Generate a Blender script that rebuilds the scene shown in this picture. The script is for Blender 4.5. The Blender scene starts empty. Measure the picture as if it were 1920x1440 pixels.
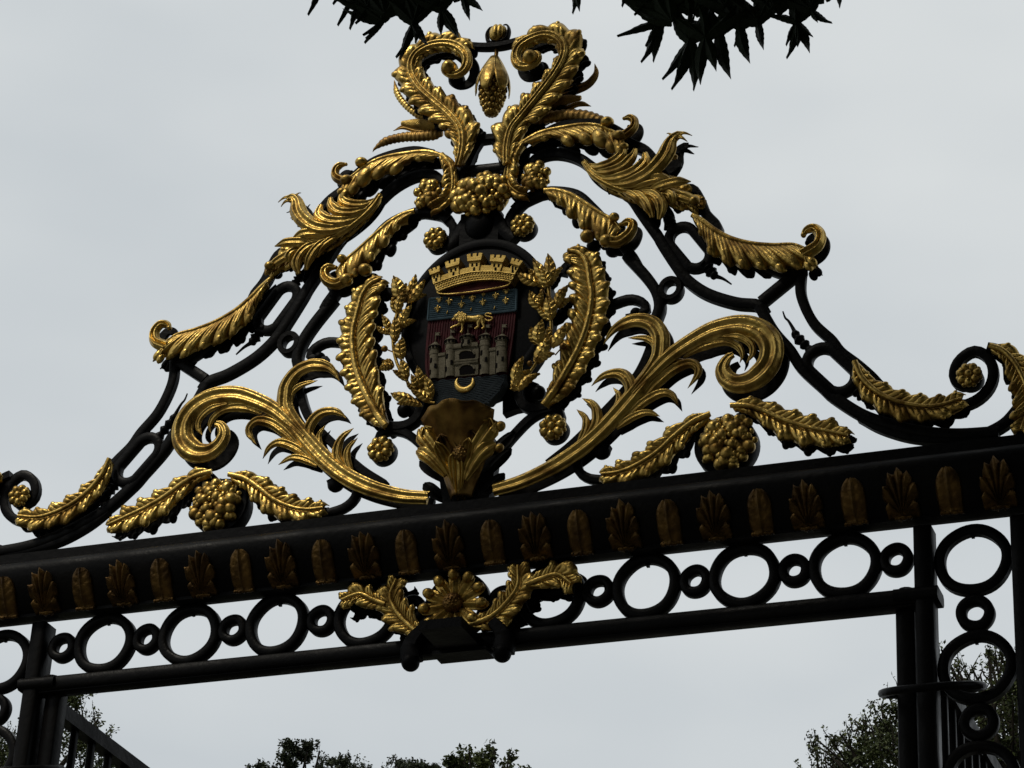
import bpy, math, random
import numpy as np
from mathutils import Matrix, Vector
R_ = random.Random(7)
PI = math.pi
SC = bpy.context.scene
COL = SC.collection

# ---------------------------------------------------------------- camera
FPX = 5147.8                      # focal length in photograph pixels (1920 wide)
WROT = np.array([-0.49672677, -0.04120913, -0.35854597])
HGT = 1.65 + 4.4393809            # height of the ring frieze above the ground
CAM = np.array([3.93071876, -9.39538534, 1.65])
def rod(w):
    t = np.linalg.norm(w); k = w/t
    K = np.array([[0,-k[2],k[1]],[k[2],0,-k[0]],[-k[1],k[0],0]])
    return np.eye(3)+math.sin(t)*K+(1-math.cos(t))*K@K
RW = rod(WROT)
cd = bpy.data.cameras.new('camera'); cam = bpy.data.objects.new('camera', cd); COL.objects.link(cam)
cd.sensor_width = 36; cd.lens = FPX/1920*36; cd.clip_start = 0.1; cd.clip_end = 6000
mr = np.stack([RW[0], RW[2], -RW[1]]).T
cam.matrix_world = Matrix([list(mr[i])+[CAM[i]] for i in range(3)]+[[0,0,0,1]])
SC.camera = cam

# ---------------------------------------------------------------- sky, sun, exposure
SUN_EL, SUN_AZ = math.radians(52), math.radians(-28)   # azimuth from the front of the gate (-y) towards the left
w = bpy.data.worlds.new('World'); SC.world = w; w.use_nodes = True
nt = w.node_tree; nt.nodes.clear()
out = nt.nodes.new('ShaderNodeOutputWorld'); bg = nt.nodes.new('ShaderNodeBackground')
sky = nt.nodes.new('ShaderNodeTexSky'); sky.sky_type = 'NISHITA'; sky.sun_disc = False
sky.sun_elevation = SUN_EL; sky.sun_rotation = PI - SUN_AZ
sky.air_density = 1.0; sky.dust_density = 4.0
tc = nt.nodes.new('ShaderNodeTexCoord')
mp = nt.nodes.new('ShaderNodeMapping'); mp.inputs['Scale'].default_value = (1.0, 1.0, 2.2)
nz = nt.nodes.new('ShaderNodeTexNoise'); nz.inputs['Scale'].default_value = 5.0; nz.inputs['Detail'].default_value = 3.5; nz.inputs['Roughness'].default_value = 0.45
cr = nt.nodes.new('ShaderNodeValToRGB')
cr.color_ramp.elements[0].position = 0.30; cr.color_ramp.elements[0].color = (5.80, 6.22, 6.48, 1)
cr.color_ramp.elements[1].position = 0.66; cr.color_ramp.elements[1].color = (7.15, 7.45, 7.50, 1)
mx = nt.nodes.new('ShaderNodeMixRGB'); mx.inputs[0].default_value = 0.95
nt.links.new(tc.outputs['Generated'], mp.inputs[0]); nt.links.new(mp.outputs[0], nz.inputs['Vector'])
sz = nt.nodes.new('ShaderNodeSeparateXYZ'); mr_ = nt.nodes.new('ShaderNodeMapRange'); ad = nt.nodes.new('ShaderNodeMath'); ad.operation = 'ADD'
for k_, v_ in (('From Min', .30), ('From Max', .62), ('To Min', -.20), ('To Max', .13)): mr_.inputs[k_].default_value = v_
nt.links.new(tc.outputs['Generated'], sz.inputs[0]); nt.links.new(sz.outputs['Z'], mr_.inputs['Value']); nt.links.new(mr_.outputs[0], ad.inputs[0]); nt.links.new(nz.outputs['Fac'], ad.inputs[1])
nt.links.new(ad.outputs[0], cr.inputs[0]); nt.links.new(sky.outputs[0], mx.inputs[1]); nt.links.new(cr.outputs[0], mx.inputs[2])
nt.links.new(mx.outputs[0], bg.inputs[0]); bg.inputs[1].default_value = 0.1
nt.links.new(bg.outputs[0], out.inputs[0])
sl = bpy.data.lights.new('sun', 'SUN'); sl.energy = 1.7; sl.angle = math.radians(10); sl.color = (1.0, 0.94, 0.82)
so = bpy.data.objects.new('sun', sl); COL.objects.link(so)
sd = Vector((math.sin(SUN_AZ)*math.cos(SUN_EL), -math.cos(SUN_AZ)*math.cos(SUN_EL), math.sin(SUN_EL)))
so.rotation_euler = sd.to_track_quat('Z', 'Y').to_euler()
SC.view_settings.view_transform = 'Standard'; SC.view_settings.look = 'None'
SC.view_settings.exposure = 0.0; SC.view_settings.gamma = 1.0; SC.view_settings.use_curve_mapping = False

# ---------------------------------------------------------------- materials
def mat(name, c1, c2=None, rough=0.5, metal=0.0, scale=20, bump=0.0, bscale=None, spec=0.5, rvar=0.0, lo=0.35, hi=0.65):
    m = bpy.data.materials.new(name); m.use_nodes = True
    n = m.node_tree; b = n.nodes['Principled BSDF']
    b.inputs['Roughness'].default_value = rough; b.inputs['Metallic'].default_value = metal
    b.inputs['Specular IOR Level'].default_value = spec
    b.inputs['Base Color'].default_value = (*c1, 1)
    t = n.nodes.new('ShaderNodeTexCoord')
    if c2:
        z = n.nodes.new('ShaderNodeTexNoise'); z.inputs['Scale'].default_value = scale; z.inputs['Detail'].default_value = 6
        r = n.nodes.new('ShaderNodeValToRGB'); r.color_ramp.elements[0].position = lo; r.color_ramp.elements[1].position = hi
        r.color_ramp.elements[0].color = (*c1, 1); r.color_ramp.elements[1].color = (*c2, 1)
        n.links.new(t.outputs['Object'], z.inputs['Vector']); n.links.new(z.outputs['Fac'], r.inputs[0]); n.links.new(r.outputs[0], b.inputs['Base Color'])
        if rvar:
            q = n.nodes.new('ShaderNodeMapRange'); q.inputs['To Min'].default_value = rough+rvar; q.inputs['To Max'].default_value = rough-rvar
            q.inputs['From Min'].default_value = lo; q.inputs['From Max'].default_value = hi
            n.links.new(z.outputs['Fac'], q.inputs['Value']); n.links.new(q.outputs[0], b.inputs['Roughness'])
    if bump:
        z2 = n.nodes.new('ShaderNodeTexNoise'); z2.inputs['Scale'].default_value = bscale or scale*3; z2.inputs['Detail'].default_value = 4
        bp = n.nodes.new('ShaderNodeBump'); bp.inputs['Strength'].default_value = bump; bp.inputs['Distance'].default_value = 0.01
        n.links.new(t.outputs['Object'], z2.inputs['Vector']); n.links.new(z2.outputs['Fac'], bp.inputs['Height']); n.links.new(bp.outputs[0], b.inputs['Normal'])
    return m
M = {}
M['gold'] = mat('gilding', (0.16,0.088,0.017), (0.50,0.335,0.088), 0.41, 0.92, 11, 0.5, 30, rvar=0.09, lo=0.33, hi=0.55)
M['oldgold'] = mat('worn_gilding', (0.10,0.05,0.012), (0.32,0.19,0.05), 0.45, 0.88, 12, 0.25, 40, lo=0.35, hi=0.65)
M['shadegold'] = mat('shaded_gilding', (0.045,0.023,0.006), (0.165,0.092,0.024), 0.45, 0.85, 16, 0.4, 70, lo=0.35, hi=0.75)  # shade of the leaning lintel face put into the colour of palmettes and plaques
M['iron'] = mat('black_iron', (0.0022,0.0022,0.0026), (0.0055,0.0050,0.0046), 0.42, 0.0, 5, 0.2, 40, spec=0.055, rvar=0.10)
M['medal'] = mat('black_plate', (0.003,0.003,0.0034), (0.006,0.006,0.0068), 0.55, 0.0, 9, 0.08, 60, spec=0.06)
M['blue'] = mat('blue_enamel', (0.045,0.075,0.095), (0.065,0.105,0.13), 0.5, 0, 25, spec=0.08)
M['red'] = mat('red_enamel', (0.040,0.006,0.008), (0.065,0.010,0.013), 0.5, 0, 25, spec=0.08)
M['sea'] = mat('sea_enamel', (0.030,0.038,0.044), (0.044,0.054,0.060), 0.5, 0, 25, spec=0.08)
M['stone'] = mat('castle_stone_paint', (0.12,0.103,0.066), (0.185,0.16,0.108), 0.75, 0, 40, 0.3, 120, spec=0.2)
M['dark'] = mat('dark_opening', (0.006,0.005,0.005), None, 0.8, spec=0.03)
M['crowngold'] = mat('bright_gilding', (0.42,0.27,0.06), (0.62,0.43,0.12), 0.40, 0.75, 20, 0.25, 90)
M['rust'] = mat('red_lining', (0.035,0.007,0.006), (0.06,0.012,0.010), 0.6, 0, 20, spec=0.05)
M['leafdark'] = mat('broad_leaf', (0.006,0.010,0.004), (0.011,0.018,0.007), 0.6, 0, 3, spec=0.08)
M['leaf'] = mat('small_leaf', (0.020,0.030,0.007), (0.060,0.072,0.016), 0.6, 0, 1.2, spec=0.2)
M['leaf2'] = mat('blue_green_leaf', (0.016,0.022,0.012), (0.040,0.050,0.020), 0.6, 0, 1.2, spec=0.2)
M['bark'] = mat('bark', (0.012,0.010,0.008), (0.03,0.025,0.018), 0.9, 0, 6, 0.6, 20, spec=0.1)
M['grass'] = mat('park_ground', (0.03,0.035,0.015), (0.06,0.06,0.035), 0.95, 0, 0.6)
M['paving'] = mat('paving', (0.08,0.075,0.068), (0.13,0.12,0.11), 0.9, 0, 2)
M['greybar'] = mat('grey_iron', (0.05,0.05,0.052), (0.09,0.09,0.092), 0.5, 0, 8, spec=0.4)

# ---------------------------------------------------------------- helpers
def P(px, py, y=0.0):
    """the point of the plane y = const that the photograph shows at a pixel"""
    d = RW.T @ np.array([(px-960)/FPX, 1.0, -(py-720)/FPX])
    return CAM + d*((y-CAM[1])/d[1])
REG = dict(A=(240,560,.25), B=(0,800,.25), C=(460,280,1/4.8), T=(660,0,1/3.2), T2=(560,0,1/5.3333), D=(600,640,1/3.5556), W=(244,375,1/3.413),
           R1=(1040,540,.25), R2=(1440,560,.25), R3=(980,180,1/4.8), R4=(1300,340,1/5.647), S=(680,440,1/4.8), F=(600,980,1/3.5556),
           FL=(0,1080,.25), FR=(1440,1080,.25), FM=(1000,860,.25), U=(880,20,1/4.5714), S2=(780,450,1/8.348), S3=(790,590,1/9.6), L=(620,500,1/4.5), LR=(960,440,1/4.114), I=(0,0,1))
def px(reg, pts):
    ox, oy, s = REG[reg]
    return [(ox+a*s, oy+b*s) for a, b in pts]
YD = [0.0]
def pl(reg, pts, y=None):
    """traced points -> (x, z) on a plane parallel to the gate"""
    if y is None: y = YD[0]
    return np.array([P(a, b, y)[[0, 2]] for a, b in px(reg, pts)])
def pls(*segs, y=None):
    return np.concatenate([pl(r, p, y) for r, p in segs])
def smooth(p, n, closed=False):
    p = np.asarray(p, float); m = len(p); o = []
    if m == 2: return p[0]+(p[1]-p[0])*np.linspace(0,1,n)[:,None]
    cnt = m if closed else m-1
    for i in range(cnt):
        if closed: a, b, c, d = p[(i-1)%m], p[i], p[(i+1)%m], p[(i+2)%m]
        else:
            b, c = p[i], p[i+1]; a = p[i-1] if i else 2*b-c; d = p[i+2] if i+2 < m else 2*c-b
        for t in np.linspace(0, 1, 16, endpoint=False):
            o.append(.5*((2*b)+(c-a)*t+(2*a-5*b+4*c-d)*t*t+(3*b-a-3*c+d)*t**3))
    if not closed: o.append(p[-1])
    else: o.append(p[0])
    o = np.array(o); s = np.concatenate([[0], np.cumsum(np.linalg.norm(np.diff(o, axis=0), axis=1))])
    q = np.linspace(0, s[-1], n+1 if closed else n)
    r = np.stack([np.interp(q, s, o[:, k]) for k in range(o.shape[1])], 1)
    return r[:-1] if closed else r
def length(C): return float(np.linalg.norm(np.diff(C, axis=0), axis=1).sum())
def frames(C, closed=False):
    T = (np.roll(C, -1, 0)-np.roll(C, 1, 0)) if closed else np.gradient(C, axis=0)
    T /= np.linalg.norm(T, axis=1)[:, None]+1e-12
    return T, np.stack([-T[:, 1], T[:, 0]], 1)
class MB:
    def __init__(s): s.v = []; s.f = []
    def add(s, v, f):
        o = len(s.v); s.v += [tuple(map(float, q)) for q in v]; s.f += [tuple(o+i for i in q) for q in f]
    def grid(s, G, wrap=False):
        n, m = len(G), len(G[0]); v = [q for r in G for q in r]; f = []
        for i in range(n-1):
            for j in range(m if wrap else m-1):
                f.append((i*m+j, i*m+(j+1) % m, (i+1)*m+(j+1) % m, (i+1)*m+j))
        s.add(v, f)
    def sweep(s, C, Y, W, D, prof, closed=False):
        n = len(C); T, N = frames(C, closed)
        Y = np.broadcast_to(Y, n); W = np.broadcast_to(W, n); D = np.broadcast_to(D, n); m = len(prof); v = []
        for i in range(n):
            for a, b in prof: v.append((C[i, 0]+N[i, 0]*a*W[i], Y[i]+b*D[i], C[i, 1]+N[i, 1]*a*W[i]))
        f = []
        for i in range(n if closed else n-1):
            k = (i+1) % n
            for j in range(m): f.append((i*m+j, i*m+(j+1) % m, k*m+(j+1) % m, k*m+j))
        if not closed: f += [tuple(range(m-1, -1, -1)), tuple((n-1)*m+j for j in range(m))]
        s.add(v, f)
    def tube3(s, Q, r, m=8):
        """round tube through 3-D points"""
        Q = np.asarray(Q, float); n = len(Q); T = np.gradient(Q, axis=0); r = np.broadcast_to(r, n); v = []
        for i in range(n):
            t = Vector(T[i]).normalized(); a = t.orthogonal().normalized(); b = t.cross(a)
            if i and abs(a.dot(pa)) < 0.99:
                a = (pa - t*pa.dot(t)).normalized(); b = t.cross(a)
            pa = a
            for j in range(m):
                h = 2*PI*j/m; v.append(Vector(Q[i])+(a*math.cos(h)+b*math.sin(h))*r[i])
        f = [(i*m+j, i*m+(j+1) % m, (i+1)*m+(j+1) % m, (i+1)*m+j) for i in range(n-1) for j in range(m)]
        f += [tuple(range(m-1, -1, -1)), tuple((n-1)*m+j for j in range(m))]
        s.add(v, f)
    def ball(s, c, r, rot=0.0, seg=12, rings=8):
        rx, ry, rz = (r, r, r) if np.isscalar(r) else r
        G = []; ca, sa = math.cos(rot), math.sin(rot)
        for i in range(rings+1):
            a = PI*i/rings; G.append([])
            for j in range(seg):
                b = 2*PI*j/seg; x = rx*math.sin(a)*math.cos(b); y = ry*math.sin(a)*math.sin(b); z = rz*math.cos(a)
                G[-1].append((c[0]+x*ca-z*sa, c[1]+y, c[2]+x*sa+z*ca))
        s.grid(G, True)
    def box(s, x0, x1, y0, y1, z0, z1, b=0.0):
        if b <= 0:
            v = [(x, y, z) for x in (x0, x1) for y in (y0, y1) for z in (z0, z1)]
            s.add(v, [(0,1,3,2),(4,6,7,5),(0,4,5,1),(2,3,7,6),(0,2,6,4),(1,5,7,3)]); return
        # long side chamfered along z or x: sweep of an octagon
        dx, dy, dz = x1-x0, y1-y0, z1-z0
        if dz >= dx:
            q = [(x0+b,y0),(x1-b,y0),(x1,y0+b),(x1,y1-b),(x1-b,y1),(x0+b,y1),(x0,y1-b),(x0,y0+b)]
            v = [(a, c, z) for z in (z0, z1) for a, c in q]
        else:
            q = [(y0+b,z0),(y1-b,z0),(y1,z0+b),(y1,z1-b),(y1-b,z1),(y0+b,z1),(y0,z1-b),(y0,z0+b)]
            v = [(x, a, c) for x in (x0, x1) for a, c in q]
        f = [(j, (j+1) % 8, 8+(j+1) % 8, 8+j) for j in range(8)]+[tuple(range(7,-1,-1)), tuple(range(8,16))]
        s.add(v, f)
    def poly(s, pts, y0, y1):
        """outline (x, z) extruded from y0 (back) to y1 (front)"""
        n = len(pts); v = [(a, y0, c) for a, c in pts]+[(a, y1, c) for a, c in pts]
        f = [tuple(range(n)), tuple(range(2*n-1, n-1, -1))]+[(i, (i+1) % n, n+(i+1) % n, n+i) for i in range(n)]
        s.add(v, f)
def link(name, mb, m, parent=None, flat=False, solid=0.0, sub=0):
    me = bpy.data.meshes.new(name)
    off = Vector(parent['_w']) if parent is not None else Vector((0, 0, 0))
    me.from_pydata([Vector(q)-off for q in mb.v], [], mb.f); me.update()
    import bmesh
    b = bmesh.new(); b.from_mesh(me); bmesh.ops.remove_doubles(b, verts=b.verts, dist=1e-6); bmesh.ops.recalc_face_normals(b, faces=b.faces); b.to_mesh(me); b.free()
    if not flat:
        me.polygons.foreach_set('use_smooth', [True]*len(me.polygons))
        try: me.set_sharp_from_angle(angle=math.radians(48))
        except Exception: pass
    o = bpy.data.objects.new(name, me); COL.objects.link(o); me.materials.append(m)
    if parent is not None: o.parent = parent
    o['_w'] = tuple(off)
    if solid:
        md = o.modifiers.new('thickness', 'SOLIDIFY'); md.thickness = solid; md.offset = 0
    return o
def empty(name, loc, label, cat, group=None):
    o = bpy.data.objects.new(name, None); COL.objects.link(o); o.location = loc; o['_w'] = tuple(loc)
    o['label'] = label; o['category'] = cat
    if group: o['group'] = group
    return o
def mirror(o, parent=None):
    """the same part on the other side of the gate's centre line"""
    c = o.copy(); COL.objects.link(c); c.scale.x = -1
    if parent is not None: c.parent = parent
    for k in o.children:
        d = k.copy(); COL.objects.link(d); d.parent = c
    return c
def backing(o, name, dy=0.10, mt='iron'):
    """the black reverse of a gilded piece: the same casting turned to the back of the gate"""
    c = o.copy(); COL.objects.link(c); c.name = name; c.parent = o
    c.location = (0, dy, 0); c.scale = (1, -1, 1)
    c.material_slots[0].link = 'OBJECT'; c.material_slots[0].material = M[mt]
    return c
K = 0.00236                                   # metres per photograph pixel on the gate plane
RECT = [(-.8,-1),(.8,-1),(1,-.8),(1,.8),(.8,1),(-.8,1),(-1,.8),(-1,-.8)]
def flute(n=20, gr=0.20, k=5):
    q = []
    for i in range(n+1):
        t = PI*i/n; r = 1-gr*(0.5-0.5*math.cos(2*k*t)) if 0 < i < n else 1
        q.append((-math.cos(t), -math.sin(t)*r))
    return q+[(0.9, .25), (-0.9, .25)]
FLUTE = flute(30, 0.5, 3); ROUND = flute(12, 0)
CIRC = [(math.cos(2*PI*i/14), math.sin(2*PI*i/14)) for i in range(14)]

BARN = [0]
def bar(mb, C, wpx=20, d=0.026, y=0.0, n=None, closed=False, taper=None):
    BARN[0] += 1; wpx *= .93; d = d*.74-.003+.0006*((BARN[0]*7) % 19)
    n = n or max(12, int(length(np.asarray(C))/0.02)); S = smooth(C, n, closed)
    W = np.full(len(S), wpx*K/2)
    if taper is not None: W = W*np.interp(np.linspace(0,1,len(S)), *taper)
    mb.sweep(S, y, W, d, RECT, closed)
def horn(mb, C, wpx, y=-0.03, depth=0.9, prof=None, tap=((0,.15,.8,1),(1,1,.6,.04)), n=None, lift=0.0):
    n = n or max(14, int(length(np.asarray(C))/0.012)); S = smooth(C, n); u = np.linspace(0,1,n)
    W = wpx*K/2*np.interp(u, *tap)
    mb.sweep(S, y-lift*np.sin(PI*u), W, np.maximum(W*depth, .002), prof or FLUTE)
def ellipse(c, rx, rz, n=48, rot=0.0):
    t = np.linspace(0, 2*PI, n, endpoint=False); ca, sa = math.cos(rot), math.sin(rot)
    return np.stack([c[0]+rx*np.cos(t)*ca-rz*np.sin(t)*sa, c[1]+rx*np.cos(t)*sa+rz*np.sin(t)*ca], 1)

def blade(mb, C, side, nl, W, ang=38, notch=.35, y=-0.03, lift=0.010, rib=0.009, bulb=.5, tip=.55, root=.35, ntv=12, seed=0, curl=0.010):
    """one half of an acanthus leaf: a sheet with incised veins swept forward from the spine and a wavy edge of folded knuckles"""
    rnd = random.Random(seed); per = 18; n = nl*per+1
    S = smooth(C, n); T, N = frames(S); u = np.linspace(0,1,n)
    if np.isscalar(W): Wd = W*K*np.interp(u, [0,.25,.7,1], [root,1,1,tip])
    else: Wd = K*np.interp(u, W[0], W[1])
    sg = 1 if side == 'L' else -1; A = math.radians(ang); ca, sa = math.cos(A), math.sin(A)
    vary = [rnd.uniform(.90,1.06) for _ in range(nl+1)]; Wd = Wd/ca
    G = []
    for i in range(n):
        ph = i/per; c = abs(math.cos(PI*ph)); k = min(nl-1, i//per); f = ph-math.floor(ph)
        m = vary[k]*(1-abs(2*f-1))+(vary[max(0, k-1)]*.5+vary[k]*.5)*abs(2*f-1)
        e = m*(1-notch*.40*c**4); crease = c**26
        fine = (1-min(1, abs(f-.34)/.07))*(f < .5)+(1-min(1, abs(f-.67)/.07))*(f >= .5); fine = max(0, fine)
        row = []
        for j in range(ntv):
            v = j/(ntv-1); d = Wd[i]*e*v*(1.0)
            x = S[i]+N[i]*sg*d*ca+T[i]*d*sa
            o_ = max(0, (v-.45)/.55)
            yy = y-lift*math.sin(PI*min(1, .10+v*.72))-rib*.7*(1-c**2)*o_+.0075*crease*min(1, v*2.5)+.0040*fine*min(1, max(0, v-.12)*4)*max(0, 1-o_*1.3)+curl*v**7
            row.append((x[0], yy, x[1]))
        G.append(row)
    mb.grid(G)
    if bulb:
        for k in range(nl):
            i = min(n-1, int((k+.50)*per)); d = Wd[i]*vary[k]*(.80+.06*rnd.random())
            x = S[i]+N[i]*sg*d*ca+T[i]*d*sa
            sp = length(S)/nl; r = min(sp*.42, Wd[i]*ca*.30)*bulb*1.15*(.75+.4*rnd.random())
            th = math.atan2(T[i][1]*sa+N[i][1]*sg*ca, T[i][0]*sa+N[i][0]*sg*ca)
            mb.ball((x[0], y-lift*.50-rib*.35, x[1]), (r*1.55, r*.80, r*.95), th+rnd.uniform(-.25,.25))
def lobe(mb, p, y0, th, L, W, bend=.5, lift=.02, ribs=2, rib=.006, bulb=0.0, ns=12, ntv=11, flick=0.0, point=0.0):
    """a single spoon-shaped lobe with grooves"""
    p = np.array(p, float); G = []; h = th; ds = L/ns
    for i in range(ns+1):
        s = i/ns; wd = W*.5*(.45+.75*s-(.45*s*s))*max(0.02, 1-s**(5-3.4*point))**.5
        yy = y0-lift*math.sin(PI*s*.8)-flick*s*s
        nr = np.array([-math.sin(h), math.cos(h)]); row = []
        for j in range(ntv):
            t = 2*j/(ntv-1)-1; q = p+nr*wd*t
            row.append((q[0], yy-rib*math.cos(PI*ribs*t)*(1-.4*s)+.30*wd*t*t, q[1]))
        G.append(row)
        if i == int(ns*.85) and bulb: bc = (p.copy(), yy, h, W*bulb)
        p = p+ds*np.array([math.cos(h), math.sin(h)]); h += bend/ns
    mb.grid(G)
    if bulb:
        q, yy, h, r = bc; mb.ball((q[0], yy-r*.5, q[1]), (r*1.2, r, r), h)
def rib(mb, C, wpx, y, d=.012, tap=((0,1),(1,.35))):
    S = smooth(C, max(14, int(length(np.asarray(C))/.015))); Wd = wpx*K/2*np.interp(np.linspace(0,1,len(S)), *tap)
    mb.sweep(S, y, Wd, np.maximum(Wd*.9, .002), ROUND)
def rosette(mb, c, r, petals=7, y=-0.03, dome=.5):
    for k in range(petals):
        a = 2*PI*k/petals+.3; q = (c[0]+.62*r*math.cos(a), c[1]+.62*r*math.sin(a))
        mb.ball((q[0], y-.10*r, q[1]), (.40*r, dome*r*.8, .34*r), a)
    for k in range(petals):
        a = 2*PI*(k+.5)/petals+.3; q = (c[0]+.80*r*math.cos(a), c[1]+.80*r*math.sin(a)); mb.ball((q[0], y+.05*r, q[1]), (.24*r, .24*r, .22*r), a)
    mb.ball((c[0], y-.35*r, c[1]), (.30*r, .26*r, .30*r))
    mb.ball((c[0], y+.1*r, c[1]), (.72*r, .45*r, .72*r), 0, 20, 10)
def bunch(mb, c, rx, rz, n=40, br=.17, y=-0.03, dome=.55, seed=1, rot=0.0):
    """a packed cluster of berries over a dome"""
    rnd = random.Random(seed); R0 = max(rx, rz); mb.ball((c[0], y+.015, c[1]), (rx*.82, R0*dome*.8, rz*.82), rot, 22, 12)
    ca, sa = math.cos(rot), math.sin(rot)
    for k in range(n):
        q = math.sqrt((k+.5)/n); a = k*2.39996+rnd.uniform(-.25,.25); X = rx*.93*q*math.cos(a); Z = rz*.93*q*math.sin(a)
        r = R0*br*rnd.uniform(.6,1.5); yy = y-R0*dome*math.sqrt(max(0, 1-q*q*.92))
        mb.ball((c[0]+X*ca-Z*sa, yy+.01, c[1]+X*sa+Z*ca), (r*rnd.uniform(.9,1.25), r, r*rnd.uniform(.85,1.1)), rnd.uniform(0,3), 10, 7)
def volute(mb, c, r0, r1, a0, turns, wpx0, wpx1, y=-0.03, depth=.9, sgn=1, n=48, prof=None):
    u = np.linspace(0,1,n); a = a0+sgn*turns*2*PI*u; r = r0+(r1-r0)*u
    C = np.stack([c[0]+r*np.cos(a), c[1]+r*np.sin(a)], 1); Wd = K/2*(wpx0+(wpx1-wpx0)*u)
    mb.sweep(C, y, Wd, Wd*depth, prof or FLUTE)

# ---------------------------------------------------------------- ground
mb = MB(); mb.add([(-900,-900,0),(900,-900,0),(900,900,0),(-900,900,0)], [(0,1,2,3)])
g = link('ground', mb, M['grass'], flat=True); g['kind'] = 'structure'
mb = MB(); mb.add([(-5,-40,.004),(5,-40,.004),(5,60,.004),(-5,60,.004)], [(0,1,2,3)])
g = link('path', mb, M['paving'], flat=True); g['kind'] = 'structure'

# ---------------------------------------------------------------- gate frame: lintel, ring friezes, posts
H = HGT
frame = empty('iron_gateway', (0, 0, 0), 'black iron gateway frame with ring friezes and gilded palmettes on its heavy lintel', 'gateway')
PROF = [(-.055,.126),(-.084,.126),(-.084,.140),(-.10,.150),(-.118,.172),(-.138,.205),(-.155,.24),(-.167,.275),(-.172,.305),(-.170,.328),(-.160,.347),(-.142,.360),(-.128,.364),(-.128,.372),(-.12,.374),(-.12,.414)]
prof = PROF+[(.12,.414),(.12,.374),(.075,.34),(.045,.26),(.022,.19),(.008,.150),(.004,.132),(-.03,.126)]
mb = MB(); xs = (-3.4, 3.4); m = len(prof)
mb.add([(x, y, H+z) for x in xs for y, z in prof], [(j, (j+1) % m, m+(j+1) % m, m+j) for j in range(m)]+[tuple(range(m)), tuple(range(2*m-1, m-1, -1))])
lintel = link('lintel', mb, M['iron'], frame)
def surf(z):
    return float(np.interp(z, [q[1] for q in PROF], [q[0] for q in PROF]))
def palmette(x0, oval, seed):
    rnd = random.Random(seed); mb = MB(); z0, z1 = .124, .284
    xs_ = .92 if oval else .66
    def put(x, z, o=0.0): return (x0+x*xs_, surf(max(z, .14))-.006-o, H+z)
    if oval:
        G = []
        for i in range(25):
            s = i/24; wd = .0475*(1+.13*math.sin(PI*s))*(1 if s < .62 else math.sqrt(max(.0004, 1-((s-.62)/.38)**2.2))); row = []
            for j in range(17):
                t = 2*j/16-1; vein = abs(math.sin(PI*(s*5.2+.3-abs(t)*1.1)))
                o = .012*(1-t**4)+.007*max(0, 1-abs(t)*6)-.005*(1-vein)**4*min(1, abs(t)*4)*(s > .12)
                row.append(put(wd*t, z0+(z1-z0)*s, o if 0 < j < 16 and i < 24 else -.006))
            G.append(row)
        mb.grid(G)
    else:
        for k, (a, L, wd) in enumerate([(0,.155,.066),(20,.146,.070),(-20,.146,.070),(42,.124,.070),(-42,.124,.070),(72,.086,.066),(-72,.086,.066)]):
            a = math.radians(a); L *= rnd.uniform(.96,1.04); G = []
            bx, bz = .014*math.sin(a), z0+.010
            for i in range(17):
                s = i/16; px_ = bx+L*s*math.sin(a*(.72+.28*s)); pz = bz+L*s*math.cos(a*(.72+.28*s))
                w_ = wd*.5*(.42+.9*s)*math.sqrt(max(.003, 1-s**7))*(1-.14*abs(math.sin(PI*s*2.5))*(s > .3)); row = []
                for j in range(9):
                    t = 2*j/8-1; row.append(put(px_+w_*t*math.cos(a), pz-w_*t*math.sin(a), .010+.011*math.cos(PI*t*.9)*(1-.35*s)+.004*math.cos(3*PI*t)*(1-s)+.0015*(6-k)-.010*t*t+.005*s))
                G.append(row)
            mb.grid(G)
        G = [[put((.018+.03*(1-s))*t, z0+.03*s, .017*(1-t*t)) for t in np.linspace(-1,1,7)] for s in np.linspace(0,1,5)]; mb.grid(G)
    for j in range(9): mb.ball(put((j-4)*.0105+rnd.uniform(-.002,.002), z0+.003+rnd.uniform(-.002,.003), .008), (.0075, .008, .007), 0, 6, 4)
    return mb
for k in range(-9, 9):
    link('palmette', palmette(k*.370+.003, False, k), M['shadegold'], frame, solid=.003)
    link('leaf_plaque', palmette(k*.370+.188, True, k), M['shadegold'], frame, solid=.003)

def ring_bm(c, R, r, d=.024, seed=0):
    rnd = random.Random(seed); t = np.linspace(0, 2*PI, 44, endpoint=False)
    rr = (R+r)/2*(1+.018*np.sin(2*t+rnd.uniform(0,6))+.009*np.sin(5*t+rnd.uniform(0,6)))
    C = np.stack([c[0]+rr*np.cos(t), c[1]+rr*np.sin(t)], 1); mb = MB()
    mb.sweep(C, rnd.uniform(-.003,.003), (R-r)/2, d, [(-1,-.7),(-.6,-1),(.6,-1),(1,-.7),(1,.7),(.6,1),(-.6,1),(-1,.7)], True)
    if R > .1: mb.box(c[0]-.006, c[0]+.006, -.012, .012, c[1]+r-.010, c[1]+r+.012)
    return mb
for k in range(-4, 5):
    link('frieze_ring', ring_bm((k*.4, H+R_.uniform(-.003,.003)), .142, .099, .026, k), M['iron'], frame)
for k in range(-5, 5):
    if k in (-5, 4): pass
    link('small_frieze_ring', ring_bm(((k+.5)*.4, H), .066, .028, .026, 50+k), M['iron'], frame)
mb = MB(); mb.box(-1.93, 1.93, -.045, .045, H-.202, H-.14, .008); mb.box(-1.93, 1.93, -.035, .030, H-.210, H-.2015, .002)
link('bottom_rail', mb, M['iron'], frame)
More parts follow.
